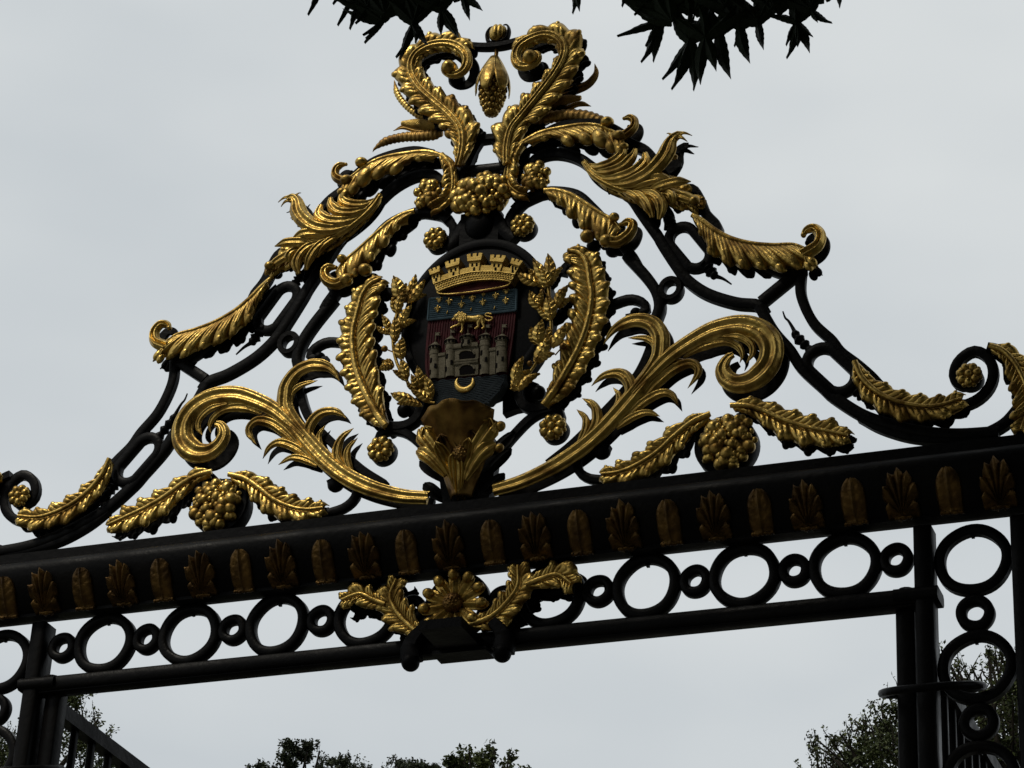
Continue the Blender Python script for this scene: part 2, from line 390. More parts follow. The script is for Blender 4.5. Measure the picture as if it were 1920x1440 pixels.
for sx in (-1, 1):
    mb = MB(); a, b = sorted((sx*1.875, sx*1.945)); mb.box(a, b, -.05, .05, 0.1, H+.113, .008); link('inner_post', mb, M['iron'], frame)
    mb = MB(); a, b = sorted((sx*2.245, sx*2.33)); mb.box(a, b, -.05, .05, 0.1, H+.113, .008); link('outer_post', mb, M['iron'], frame)
    mb = MB(); a, b = sorted((sx*1.84, sx*2.36)); mb.box(a, b, -.12, .12, 0, .35); mb.box(a+.02, b-.02, -.1, .1, .35, .42); link('post_base', mb, M['iron'], frame)
    mb = MB(); a, b = sorted((sx*1.795, sx*1.965)); mb.box(a, b, -.062, .062, H-.195, H-.143, .012)
    mb.ball((sx*1.835, 0, H-.145), (.045, .045, .024)); link('corner_clamp', mb, M['iron'], frame)
    for k in range(13):
        link('panel_ring', ring_bm((sx*2.095, H-.035-.436*k), .147, .106, .024, 90+k), M['iron'], frame)
        link('small_panel_ring', ring_bm((sx*2.095, H-.253-.436*k), .073, .034, .024, 120+k), M['iron'], frame)
    # the horizontal hoop that holds an opened leaf against the post
    t = np.linspace(0, 2*PI, 41); mb = MB()
    mb.tube3([(sx*1.93+.185*math.cos(q), -.03+.185*math.sin(q), H-.555+.185*math.sin(q)*.35) for q in t], .016, 8); link('post_hoop', mb, M['iron'], frame)
# bracket under the lintel with its two scroll consoles
mb = MB(); mb.box(-.048, .130, -.27, -.046, H-.210, H-.170); mb.box(-.075, .155, -.062, .040, H-.226, H-.2105)
brk = link('latch_box', mb, M['iron'], frame, flat=True)
for sx in (-1, 1):
    mb = MB(); C = np.array([(.04+sx*.15, H-.125), (.04+sx*.185, H-.165), (.04+sx*.200, H-.205), (.04+sx*.195, H-.250)])
    S = smooth(C, 24); mb.sweep(S, -.075, np.linspace(.022,.04,24), .035, RECT)
    t = np.linspace(0, 2*PI, 24, endpoint=False)
    for yy in (-.085,): mb.ball((.04+sx*.195, yy, H-.262), (.037, .040, .037), 0, 18, 12)
    link('console_scroll', mb, M['iron'], frame)

# gilded flower and leaves in the middle of the ring frieze
fc = P(*px('F', [(890,540)])[0], -.075)[[0,2]]
mb = MB()
for k in range(11):
    a = 2*PI*k/11+PI/2
    lobe(mb, (fc[0]+.03*math.cos(a), fc[1]+.03*math.sin(a)), -.075, a, .118*R_.uniform(.9,1.08), .074, 0, .012, 1.5, .006, .27, 9, 9)
fl = link('frieze_flower', mb, M['gold'], frame, solid=.004)
mb = MB(); mb.ball((fc[0], -.085, fc[1]), (.043, .036, .043), 0, 18, 12)
for k in range(26):
    q = math.sqrt((k+.5)/26); a = k*2.4; mb.ball((fc[0]+.036*q*math.cos(a), -.085-.035*math.sqrt(1-q*q*.9), fc[1]+.036*q*math.sin(a)), .0055, 0, 6, 4)
link('flower_heart', mb, M['oldgold'], fl)
def frieze_leaf(reg, sp1, sp2, w1, w2, seed):
    mb = MB(); C = pl(reg, sp1, -.07)
    for s in 'LR': blade(mb, C, s, 6, w1, 40, .45, -.07, .02, .010, .55, seed=seed)
    rib(mb, C, 9, -.092)
    C2 = pl(reg, sp2, -.07)
    for s in 'LR': blade(mb, C2, s, 4, w2, 40, .45, -.075, .02, .010, .55, seed=seed+3)
    rib(mb, C2, 8, -.098)
    o = link('frieze_leaf', mb, M['gold'], frame, solid=.004); backing(o, 'leaf_backing', -.04)
frieze_leaf('F', [(690,765),(600,690),(520,600),(480,500),(520,390)], [(450,560),(370,530),(280,490),(160,530)], 27, 22, 1)
frieze_leaf('F', [(1000,695),(1150,640),(1260,540),(1330,430),(1330,300)], [(1390,430),(1500,385),(1600,360),(1690,420)], 27, 24, 2)

# ---------------------------------------------------------------- the two gate leaves, opened inwards
def gate_leaf(sx, label):
    o = empty('gate_leaf', (sx*1.85, .06, 0), label, 'gate')
    y0, y1 = .0, 1.80; x = sx*1.825; hh = H-.228
    mb = MB(); mb.box(x-.035, x+.035, y0, y0+.075, .12, hh+.05, .006); link('hinge_stile', mb, M['iron'], o)
    mb = MB(); mb.box(x-.035, x+.035, y1-.07, y1, .12, hh, .006); link('meeting_stile', mb, M['iron'], o)
    for z in (hh-.06, hh-.78, 2.1, .15):
        mb = MB(); mb.box(x-.03, x+.03, y0+.075, y1-.07, z, z+.062); link('rail', mb, M['iron'], o)
    for k in range(10):
        yy = y0+.22+k*.152; mb = MB(); mb.box(x-.014, x+.014, yy-.014, yy+.014, .21, hh-.06, .003); link('bar', mb, M['iron'], o)
    return o
gate_leaf(-1, 'opened black iron gate leaf hinged to the left post, bars against dark foliage')
gate_leaf(1, 'opened black iron gate leaf hinged to the right post beside the iron hoop')

# ---------------------------------------------------------------- crest: black scroll bars
crest = empty('gate_crest', (0, 0, HGT+.414), 'wrought iron crest of black scrolls and gilded acanthus leaves on top of the lintel', 'crest')
def bars(name, C, wpx=20, both=True, **kw):
    mb = MB(); bar(mb, C, wpx, **kw); o = link(name, mb, M['iron'], crest)
    if both: mirror(o)
    return o
bars('scroll_bar', pls(('A', [(560,690),(612,628),(760,570),(960,450),(1110,310),(1200,180),(1310,5)]), ('C', [(560,1270),(640,1150),(745,990),(835,850),(960,710),(1200,480),(1310,375),(1440,290),(1570,240),(1690,240),(1780,310)])), 22)
bars('scroll_bar', pls(('A', [(1290,530),(1275,450),(1310,340),(1400,200),(1560,0)]), ('C', [(720,1440),(810,1310),(900,1180),(1030,1000),(1150,850),(1300,690),(1500,595),(1640,570),(1760,590),(1840,650)])), 21)
bars('scroll_bar', pls(('A', [(355,470),(335,640),(235,850),(100,1010)]), ('B', [(990,150),(880,260),(780,370),(690,480),(560,590),(400,680),(260,715),(130,705),(55,640),(40,540),(85,430),(175,365),(255,410),(272,500),(230,570),(150,590)])), 19)
bars('scroll_bar', pls(('A', [(600,640),(480,850),(360,1010),(270,1150),(120,1320)]), ('B', [(1000,450),(800,625),(600,745),(400,840),(200,905),(-40,950)])), 21)
bars('scroll_bar', pls(('A', [(355,480),(480,440),(640,330),(800,190),(930,50)]), ('C', [(90,1320),(190,1190),(310,960),(480,880),(640,640),(760,480),(900,370),(1000,250),(1200,110),(1500,30),(1700,60)])), 20)
bars('scroll_bar', pls(('R2', [(700,890),(860,975),(1080,1040),(1300,1055),(1560,1040),(1740,970),(1850,870),(1960,700),(2000,520)])), 21)
bars('strut_bar', pls(('A', [(365,465),(590,612)])), 22, n=6)
bars('scroll_bar', pls(('B', [(-60,620),(-30,470),(30,400),(90,370)])), 18)
bars('scroll_bar', pls(('A', [(1620,335),(1500,330),(1410,375),(1370,435),(1430,470),(1500,470)])), 17)
for R, c, r in (('A',(1440,445),11), ):
    q = pl(R, [c])[0]; mb = MB(); mb.ball((q[0], 0, q[1]), (r*K, .03, r*K)); mirror(link('bar_knob', mb, M['iron'], crest))
# back bars of the big rinceau and the feet
bars('scroll_bar', pls(('A', [(1280,600),(1300,720),(1340,850),(1400,950),(1560,1110),(1760,1290),(1930,1400)])), 17)
bars('scroll_bar', pls(('D', [(60,960),(150,920),(240,960),(240,1040),(170,1110),(60,1150)])), 17)
q = pl('D', [(105,955)])[0]; mb = MB(); mb.ball((q[0], 0, q[1]), (16*K, .03, 15*K)); mirror(link('bar_knob', mb, M['iron'], crest))
bars('scroll_bar', pls(('D', [(395,690),(400,640),(440,605),(520,600),(600,630),(690,710),(770,800)])), 16)
bars('scroll_bar', pls(('D', [(410,555),(480,575),(570,570),(640,530),(680,460),(690,380)])), 19)
q = pl('L', [(620,1215)])[0]; mb = MB(); mb.ball((q[0], 0, q[1]), (13*K, .03, 14*K)); mirror(link('bar_knob', mb, M['iron'], crest))
bars('scroll_bar', pls(('C', [(1530,575),(1680,590),(1800,620),(1870,690),(1880,780),(1830,850),(1740,880),(1670,850)])), 18)
bars('scroll_bar', pls(('L', [(430,215),(480,220),(520,230),(540,280)])), 16)
# crossbars in the throat of the crest
bars('cross_bar', pls(('T', [(690,860),(780,843),(860,835),(940,850)])), 15, False)
bars('cross_bar', pls(('T', [(630,1035),(780,1022),(960,1002)])), 20, False)
bars('cross_bar', pls(('T', [(690,278),(790,285),(900,278),(1010,250)])), 13, False)
bars('throat_bar', pls(('T', [(775,845),(735,910),(700,985),(675,1080)])), 17)
mb = MB()
C = pls(('T', [(800,1290),(770,1360),(760,1420),(755,1480)]))
for q in (-1, 1):
    bar(mb, np.array([(q*.05, C[0][1]), (q*.085, C[1][1]), (q*.11, C[2][1]), (q*.16, C[3][1])]), 26, .03)
mb.ball((0, -.01, C[1][1]), (.075, .05, .085), 0, 16, 12); mb.box(-.09, .09, -.028, .028, C[2][1]-.05, C[1][1]+.06)
link('neck', mb, M['iron'], crest)
# oval links with turned spindles, small round links
def oval_link(R, c, ax, L, Wd, wpx):
    q = pl(R, [c])[0]; a = math.radians(ax); t = np.linspace(0, 2*PI, 40, endpoint=False)
    h = (L-Wd)/2*K; r = Wd/2*K; pts = []
    for s in t:
        x = r*math.cos(s); z = r*math.sin(s)+(h if math.sin(s) >= 0 else -h); pts.append((q[0]+x*math.cos(a-PI/2)-z*math.sin(a-PI/2), q[1]+x*math.sin(a-PI/2)+z*math.cos(a-PI/2)))
    mb = MB(); bar(mb, np.array(pts), wpx, .026, 0, 40, True); o = link('oval_link', mb, M['iron'], crest); mirror(o)
oval_link('A', (1125, 75), 56, 100, 47, 19)
oval_link('B', (1040, 255), 50, 102, 52, 19)
def spindle(C, r):
    S = smooth(C, 40); u = np.linspace(0,1,40)
    rr = r*K*np.interp(u, [0,.08,.16,.22,.28,.36,.42,.5,.56,.64,.8,1], [.7,.9,.5,1,.55,1,.6,.75,.35,.28,.2,.12])
    mb = MB(); mb.tube3([(p[0], 0, p[1]) for p in S], rr, 10); mirror(link('spindle', mb, M['iron'], crest))
spindle(pls(('A', [(215,1060),(280,980),(330,920),(365,850),(400,790),(425,760),(445,712)])), 11)
spindle(pls(('A', [(1030,215),(985,255),(935,320),(870,365),(810,420)])), 12)
spindle(pls(('B', [(900,400),(830,480),(760,540),(690,600)])), 11)
spindle(pls(('C', [(450,1215),(480,1160),(520,1100),(580,1020)])), 11)
q = pl('A', [(1215,345)])[0]; mb = MB(); bar(mb, ellipse(q, 17*K, 19*K, 32), 12, .026, 0, 32, True); mirror(link('round_link', mb, M['iron'], crest))

# ---------------------------------------------------------------- crest: gilded leaves
def gold(name, mb, both=True, back=True, m='gold', solid=.004, dy=-0.034):
    o = link(name, mb, M[m], crest, solid=solid)
    if back: backing(o, 'black_reverse', dy)
    if both: mirror(o)
    return o
YD[0] = -0.045
# tall top scrolls
def top_scroll(R, sp, flip=1, vol=None):
    mb = MB(); C = pl(R, sp); n = len(C)
    S = smooth(C, 120); cut = S[:92]
    blade(mb, cut, 'L', 12, ((0,.12,.5,.85,1),(10,34,34,30,20)), 42, .42, -.035, .032, .012, .55, seed=3, ntv=8)
    blade(mb, cut, 'R', 11, ((0,.12,.35,.6,1),(8,34,32,24,16)), 42, .42, -.035, .032, .012, .55, seed=4, ntv=8)
    # channelled midrib running into a fat curl
    u = np.linspace(0,1,120); Wd = K/2*np.interp(u, [0,.3,.7,.85,1], [14,15,18,20,10])
    mb.sweep(S, -.062, Wd, Wd*.9, FLUTE)
    return mb
TSL = [(1605,1680),(1640,1540),(1650,1410),(1625,1290),(1520,1160),(1360,1020),(1230,900),(1150,770),(1140,650),(1200,550),(1320,480),(1460,455),(1590,480),(1680,550),(1700,650),(1650,740),(1560,770),(1480,730),(1480,670),(1540,650)]
mb = top_scroll('T2', TSL); q = pl('T2', [(1525,710)])[0]; mb.ball((q[0], -.06, q[1]), (15*K, .05, 15*K), 0, 16, 10)
o = gold('scroll_leaf', mb, False)
TSR = [(330,1330),(330,1190),(370,1030),(470,900),(600,740),(730,570),(810,430),(820,320),(760,250),(660,225),(540,260),(440,330),(410,420),(450,490),(530,490),(600,440),(590,390),(540,385)]
def top_scroll_r():
    mb = MB(); S = smooth(pl('U', TSR), 120); cut = S[:92]
    blade(mb, cut, 'R', 12, ((0,.15,.5,.8,1),(20,36,40,28,20)), 42, .42, -.035, .032, .012, .55, seed=5, ntv=8)
    blade(mb, cut, 'L', 11, ((0,.12,.35,.6,1),(16,38,30,20,14)), 42, .42, -.035, .032, .012, .55, seed=6, ntv=8)
    u = np.linspace(0,1,120); Wd = K/2*np.interp(u, [0,.3,.7,.85,1], [14,15,18,20,10])
    mb.sweep(S, -.062, Wd, Wd*.9, FLUTE); q = pl('U', [(540,430)])[0]; mb.ball((q[0], -.06, q[1]), (15*K, .05, 15*K), 0, 16, 10)
    return mb
gold('scroll_leaf', top_scroll_r(), False)
# maize cobs, bean pods behind the scrolls
def pod(R, sp, wpx, y, m, ridged=True, tap=((0,.1,.8,1),(.5,1,.8,.05)), name='seed_pod'):
    S = smooth(pl(R, sp, y), 70); u = np.linspace(0,1,70); Wd = wpx*K/2*np.interp(u, *tap)
    if ridged: Wd = Wd*(1+.09*np.sin(u*2*PI*17))
    mb = MB(); mb.sweep(S, y, Wd, Wd*.7, CIRC); return link(name, mb, M[m], crest)
def cob(R, sp, wpx, y, m):
    S = smooth(pl(R, sp, y), 40); u = np.linspace(0,1,40); Wd = wpx*K/2*np.interp(u, [0,.15,.6,1], [.6,1,.9,.3]); T, N = frames(S)
    mb = MB(); mb.sweep(S, y, Wd*.85, Wd*.8, CIRC)
    for i in range(1, 39, 1):
        for j in range(9):
            a = PI*(j+.5*(i % 2))/8.5; mb.ball((S[i][0]+N[i][0]*Wd[i]*.9*math.cos(a), y-Wd[i]*.85*math.sin(a), S[i][1]+N[i][1]*Wd[i]*.9*math.cos(a)), .0052, 0, 6, 4)
    return link('maize_cob', mb, M[m], crest)
pod('T2', [(1290,1200),(1180,1140),(1060,1040),(985,930),(955,800)], 15, .04, 'gold')
cob('T2', [(1380,1270),(1260,1250),(1140,1240),(1030,1235)], 22, .03, 'gold')
mb = MB(); C = pl('T2', [(1400,1290),(1200,1300),(1050,1270),(945,1310)], .03); horn(mb, C, 18, .03, .5); link('husk', mb, M['oldgold'], crest)
pod('T2', [(1440,1335),(1250,1360),(1060,1370),(880,1410),(770,1480),(740,1520)], 23, .03, 'oldgold')
cob('U', [(640,850),(740,800),(850,765),(960,750)], 22, .02, 'oldgold')
mb = MB(); C = pl('U', [(640,860),(800,850),(940,800),(1045,820)], .04); horn(mb, C, 20, .04, .5); link('husk', mb, M['oldgold'], crest)
pod('U', [(500,945),(640,920),(820,900),(980,905),(1110,950),(1190,1010),(1210,1060)], 25, .0, 'oldgold', True, ((0,.1,.8,1),(.5,1,1,.4)))
mb = MB(); C = pl('U', [(760,720),(900,680),(1020,630),(1085,540),(1075,455)], .035); horn(mb, C, 24, .035, .6, None, ((0,.3,.7,1),(.4,1,.7,.04))); link('husk', mb, M['oldgold'], crest)
# pine cone hanging in the middle, finial above it
pc = pl('T', [(850,360),(830,690)], -.01); cx = pl('T', [(845,530)], -.01)[0]
ci = MB(); z0, z1 = pc[1][1], pc[0][1]
G = []
for i in range(13):
    s = i/12; r = .052*math.sin(PI*min(1, s*.85+.08))**.8; G.append([(cx[0]+r*math.cos(2*PI*j/14), -.01+r*math.sin(2*PI*j/14), z0+(z1-z0)*s*.9) for j in range(14)])
ci.grid(G, True)
for i in range(11):
    s = i/11; r = .055*math.sin(PI*min(1, s*.85+.10))**.8
    for j in range(11):
        a = 2*PI*(j+.5*(i % 2))/11; ci.ball((cx[0]+r*math.cos(a), -.01+r*math.sin(a), z0+(z1-z0)*(s*.86+.04)), .0125, 0, 8, 6)
ci.ball((cx[0], -.01, z0+.012), (.022, .022, .02))
pine = link('hanging_cluster', ci, M['gold'], crest)
mb = MB()
for a in (-150, -95, -35, 20, 90):
    a = math.radians(a); G = []
    for i in range(9):
        s = i/8; r = .02+.058*math.sin(PI*s*.62); row = []
        for j in range(7):
            t = (2*j/6-1)*.62*(1-.75*s**3); row.append((cx[0]+r*math.cos(a+t), -.01+r*math.sin(a+t), z1+.01-.21*s))
        G.append(row)
    mb.grid(G)
link('cluster_leaf', mb, M['gold'], pine, solid=.004)
mb = MB(); mb.tube3([(cx[0], 0, z1-.02), (cx[0]+.002, 0, z1+.03), (cx[0]+.004, 0, z1+.075)], .010, 8); link('hanger', mb, M['oldgold'], pine)
fb = pl('T', [(878,205)], 0)[0]; mb = MB()
for k in range(7):
    a = 2*PI*k/7; mb.ball((fb[0]+.022*math.cos(a), .022*math.sin(a), fb[1]), (.020, .020, .040), 0, 10, 8)
mb.ball((fb[0], 0, fb[1]-.01), (.034, .034, .04)); fin = link('finial', mb, M['gold'], crest)
for q in (-1, 1):
    mb = MB(); C = np.array([(fb[0]+q*.020, fb[1]-.05), (fb[0]+q*.045, fb[1]-.035), (fb[0]+q*.052, fb[1]+.01), (fb[0]+q*.040, fb[1]+.042), (fb[0]+q*.022, fb[1]+.045)])
    horn(mb, C, 8, .0, 2.2, ROUND, ((0,.5,1),(1,1,.2))); link('finial_horn', mb, M['iron'], fin)

# upper drooping leaves with their knobs and curled tips
def fan(R, top, nl, W, side='L', y=-.035, ang=48, seed=0, other=None, bulb=.62, notch=.4, ribw=9):
    mb = MB(); C = pl(R, top)
    blade(mb, C, side, nl, W, ang, notch, y, .035, .015, bulb, ntv=9, seed=seed)
    if other: blade(mb, C, 'R' if side == 'L' else 'L', max(3, nl-1), other, ang, notch, y, .02, .010, bulb, ntv=6, seed=seed+9)
    S = smooth(C, max(20, nl*7)); T, N = frames(S); sg = 1 if side == 'L' else -1
    rib(mb, C, ribw, y-.014)
    return mb
def curl(mb, R, sp, wpx, y=-.05, depth=1.2, tap=((0,.4,.85,1),(1,.95,.7,.25))):
    C = pl(R, sp); S = smooth(C, 40); Wd = wpx*K/2*np.interp(np.linspace(0,1,40), *tap); mb.sweep(S, y, Wd, Wd*depth, FLUTE)
    q = S[-1]; mb.ball((q[0], y, q[1]), (Wd[-1]*1.1, Wd[-1]*1.5, Wd[-1]*1.1))
mb = fan('C', [(1790,70),(1640,25),(1450,40),(1250,75),(1100,140),(980,230),(900,290)], 6, ((0,.2,.5,.8,1),(20,40,48,48,28)), 'L', seed=1, ang=48, bulb=.8)
curl(mb, 'C', [(960,300),(880,290),(820,250),(820,190),(860,150),(910,140)], 18)
q = pl('C', [(1050,125)])[0]; mb.ball((q[0], -.05, q[1]), (12*K, .03, 9*K)); q = pl('C', [(925,295)])[0]; mb.ball((q[0], -.06, q[1]), (13*K, .03, 9*K))
gold('acanthus_leaf', mb)
mb = fan('C', [(1770,50),(1845,140),(1870,270),(1850,400),(1760,500),(1680,540)], 4, ((0,.3,1),(12,22,14)), 'R', seed=2, ang=35, other=((0,1),(8,12)), bulb=.4); gold('acanthus_leaf', mb)
# outer leaf with long recurved lobes
mb = MB(); C = pl('C', [(1215,400),(1130,520),(1000,640),(850,745),(680,825),(520,885),(360,965),(250,1040),(200,1110)]); S = smooth(C, 60)
def sp_lobe(R, pts, wpx, y, prof=FLUTE, tap=((0,.3,.75,1),(.35,.9,1,.35)), depth=.75, lift=.02):
    Q = pl(R, pts); S_ = smooth(Q, 26); u = np.linspace(0,1,26); Wd = 1.42*wpx*K/2*np.interp(u, *tap)
    mb.sweep(S_, y-lift*np.sin(PI*u*.8), Wd, np.maximum(Wd*depth, .003), prof)
horn(mb, C, 22, -.045, .7, FLUTE, ((0,.2,.6,.9,1),(.5,.9,1.1,1,.4)))
blade(mb, C, 'R', 6, ((0,.2,.45,.7,1),(8,34,46,34,12)), 44, .5, -.022, .010, .010, .5, seed=31)
blade(mb, C, 'L', 6, ((0,.25,.5,.8,1),(4,14,26,24,10)), 44, .5, -.022, .010, .010, .5, seed=32)
sp_lobe('C', [(1180,440),(1080,500),(970,510),(890,470),(880,380)], 16, -.04)
sp_lobe('C', [(1120,520),(980,580),(860,580),(790,520),(775,450)], 17, -.045)
sp_lobe('C', [(1050,600),(900,660),(760,660),(680,600),(690,510)], 19, -.045)
sp_lobe('C', [(960,680),(800,735),(660,730),(560,670),(500,590),(480,500),(440,450),(395,455)], 24, -.05)
sp_lobe('C', [(480,500),(470,460),(500,425),(520,415)], 8, -.055, tap=((0,1),(1,.1)))
sp_lobe('C', [(450,480),(400,490),(340,540)], 9, -.055, tap=((0,1),(1,.1)))
sp_lobe('C', [(460,470),(390,455),(310,495)], 9, -.05, tap=((0,1),(1,.1)))
sp_lobe('C', [(640,640),(570,650),(480,610),(420,625)], 15, -.035)
sp_lobe('C', [(820,770),(660,770),(520,790),(430,840)], 18, -.045)
sp_lobe('C', [(640,840),(500,850),(380,860),(275,885)], 18, -.045, tap=((0,.3,.75,1),(.35,.9,.8,.08)))
sp_lobe('C', [(700,830),(580,900),(510,980),(480,1060),(495,1140)], 16, -.05)
sp_lobe('C', [(800,790),(690,870),(620,960),(570,1060),(560,1100)], 15, -.045)
sp_lobe('C', [(860,760),(760,840),(690,910),(650,980)], 13, -.04)
sp_lobe('C', [(500,890),(420,960),(400,1030)], 14, -.045)
for a, b, r in ((880,395,10),(620,775,9),(500,880,7),(230,1060,11)):
    q = pl('C', [(a,b)])[0]; mb.ball((q[0], -.055, q[1]), (r*K, r*K, r*K*.8))
gold('acanthus_leaf', mb, solid=0)
# inner leaf
mb = fan('C', [(1525,560),(1420,590),(1290,665),(1150,785),(1010,910),(890,1010),(820,1110)], 5, ((0,.2,.5,.8,1),(26,36,42,46,32)), 'L', seed=5, ang=36)
curl(mb, 'C', [(900,1190),(820,1220),(740,1180),(720,1110),(760,1070),(820,1070)], 22)
for a, b, r in ((880,1000,9),(920,1190,13),(1090,1100,13)):
    q = pl('C', [(a,b)])[0]; mb.ball((q[0], -.06, q[1]), (r*K, r*K, r*K*.85))
gold('acanthus_leaf', mb)
# wing
mb = fan('W', [(902,508),(840,562),(760,640),(660,718),(540,783),(420,828),(310,858),(235,905)], 9, ((0,.1,.3,.6,.85,1),(12,34,48,52,48,32)), 'L', seed=6, ang=52, bulb=.55)
curl(mb, 'A', [(300,370),(215,330),(205,260),(250,200),(300,200),(315,225)], 21, tap=((0,.4,.85,1),(1.1,.95,.7,.35)))
gold('wing_leaf', mb)

# rosettes and berry bunches
def ros(R, c, r, n=7, both=True):
    mb = MB(); q = pl(R, [c], -.03)[0]; rosette(mb, q, r*K, n); o = gold('rosette', mb, both, False, solid=0)
    bk = MB(); bk.sweep(ellipse(q, r*K*.55, r*K*.55, 28), .0, r*K*.42, .03, RECT, True); bk.ball((q[0], .02, q[1]), (r*K*.8, .035, r*K*.8)); b = link('rosette_back', bk, M['iron'], o)
    if both:
        c2 = [k for k in COL.objects if k.name.startswith('rosette') and k.scale.x < 0 and k.data == o.data][-1]; d = b.copy(); COL.objects.link(d); d.parent = c2
ros('C', (1710,805), 23, 8); ros('A', (1895,1130), 25, 7); ros('B', (147,520), 22, 7)
def bun(R, c, rx, rz, n, br, seed, both=True, dome=.5, disc=True):
    mb = MB(); q = pl(R, [c], -.03)[0]; bunch(mb, q, rx*K, rz*K, n, br, -.025, dome, seed); o = gold('berry_cluster', mb, both, False, solid=0)
    return o, q
bun('C', (1640,410), 27, 31, 26, .24, 3)
bun('T', (785,1185), 60, 44, 54, .15, 5, False)
bun('B', (1615,580), 51, 51, 64, .16, 7, True, .38)
q = pl('B', [(1630,575)])[0]; mb = MB(); mb.sweep(ellipse(q, 47*K, 47*K, 40), .01, 8*K, .035, RECT, True); mb.sweep(ellipse(q, 22*K, 22*K, 40), .012, 20*K, .014, RECT, True); mirror(link('boss_ring', mb, M['iron'], crest))

# ---------------------------------------------------------------- the big rinceau scrolls over the lintel
def rinceau():
    global mb
    mb = MB(); y = -.045
    st = pls(('D', [(722,1045),(560,1035),(420,1005)]), ('A', [(1780,1405),(1640,1335),(1490,1220),(1345,1065),(1235,930),(1180,820),(1180,720),(1200,640),(1270,550),(1380,500),(1490,510),(1545,550),(1585,615)]))
    horn(mb, st, 34, y, .62, FLUTE, ((0,.25,.5,.75,.9,1),(.75,.95,1.0,.95,.75,.03)))
    vol = pls(('A', [(1330,1040),(1210,930),(1110,845),(980,780),(820,735),(640,755),(500,840),(425,960),(430,1080),(510,1160),(610,1165),(690,1110),(730,1030),(710,965),(670,945)]))
    horn(mb, vol, 36, y-.012, .62, FLUTE, ((0,.12,.45,.75,.92,1),(.25,.7,1.15,1.25,.8,.35)))
    inn = pls(('A', [(1010,870),(880,820),(740,830),(650,890),(615,960),(625,1010)])); horn(mb, inn, 22, y-.005, .7, FLUTE, ((0,.3,.8,1),(.2,1,.6,.05)))
    inn = pls(('A', [(760,800),(640,840),(560,910),(540,980),(575,1040)])); horn(mb, inn, 16, y-.02, .7, FLUTE, ((0,.3,.8,1),(.3,1,.7,.05)))
    for w_, p in ((23, [(1420,1130),(1350,1020),(1380,920),(1450,855),(1540,840),(1600,865),(1635,895)]), (20, [(1640,1290),(1570,1200),(1570,1110),(1610,1030),(1690,968)]),
                  (15, [(1680,1310),(1640,1210),(1650,1120),(1720,1040)]), (15, [(1530,1210),(1440,1110),(1430,1020),(1480,945)]), (14, [(1220,830),(1220,720),(1290,650),(1420,610)]),
                  (22, [(1270,1090),(1180,1000),(1080,930),(980,910),(915,950),(905,1010),(960,1090)]), (19, [(1350,1180),(1250,1110),(1140,1075),(1060,1110),(1008,1198)]),
                  (16, [(1420,1250),(1320,1200),(1220,1190),(1125,1243)]), (15, [(1110,860),(1000,900),(950,930)])):
        horn(mb, pl('A', p), w_, y+.004, .75, FLUTE, ((0,.25,.55,.85,1),(.5,1,1,.55,.03)))
    return mb
rin = link('rinceau_scroll', rinceau(), M['gold'], crest); backing(rin, 'black_reverse', -.03); mirror(rin)

# long palm leaves beside the medallion
mb = MB(); C = pl('L', [(480,1360),(400,1250),(310,1080),(250,940),(215,810),(200,660),(205,540),(240,400),(275,270),(340,170),(440,115)]); S = smooth(C, 110)
blade(mb, S, 'L', 11, ((0,.1,.3,.6,.85,1),(6,26,30,32,26,10)), 12, .32, -.045, .018, .008, .62, seed=12, ntv=8)
blade(mb, S, 'R', 10, ((0,.1,.3,.6,.85,1),(8,26,42,46,36,14)), 40, .34, -.045, .022, .010, .5, seed=13, ntv=9)
rib(mb, C, 10, -.066, tap=((0,1),(1.3,.6))); gold('palm_leaf', mb)

# leaves along the lintel
mb = MB(); C = pl('B', [(1600,350),(1500,375),(1380,440),(1240,540),(1100,620),(960,685),(820,750)])
blade(mb, C, 'R', 6, ((0,.2,.5,.8,1),(12,22,27,22,10)), 40, .42, -.04, .022, .012, .62, seed=15)
blade(mb, C, 'L', 6, ((0,.2,.5,.8,1),(8,24,34,28,10)), 40, .42, -.04, .022, .012, .62, seed=16); rib(mb, C, 9, -.064); gold('acanthus_leaf', mb)
mb = MB(); C = pl('I', [(433,893),(462,900),(490,918),(515,938),(545,952),(575,958),(608,955)])
blade(mb, C, 'L', 6, ((0,.2,.5,.8,1),(10,22,26,22,10)), 40, .42, -.04, .022, .012, .62, seed=17)
blade(mb, C, 'R', 6, ((0,.2,.5,.8,1),(14,26,30,24,10)), 40, .42, -.04, .022, .012, .62, seed=18); rib(mb, C, 9, -.064); gold('acanthus_leaf', mb)
mb = MB(); C = pl('B', [(835,255),(780,370),(690,480),(560,585),(420,655),(290,690),(150,680)])
blade(mb, C, 'R', 6, ((0,.2,.5,.8,1),(8,22,26,22,12)), 38, .42, -.04, .022, .012, .62, seed=19)
blade(mb, C, 'L', 7, ((0,.2,.5,.8,1),(8,22,28,24,12)), 38, .42, -.04, .022, .012, .62, seed=20); rib(mb, C, 9, -.064); gold('acanthus_leaf', mb)
mb = MB(); C = pl('R2', [(1670,365),(1780,410),(1880,530),(1945,690),(1950,850),(1905,990)])
blade(mb, C, 'R', 6, ((0,.3,.7,1),(10,26,30,14)), 38, .42, -.04, .014, .012, .6, seed=21); blade(mb, C, 'L', 6, ((0,.3,.7,1),(10,26,30,14)), 38, .42, -.04, .014, .012, .6, seed=22); rib(mb, C, 9, -.06); gold('acanthus_leaf', mb)

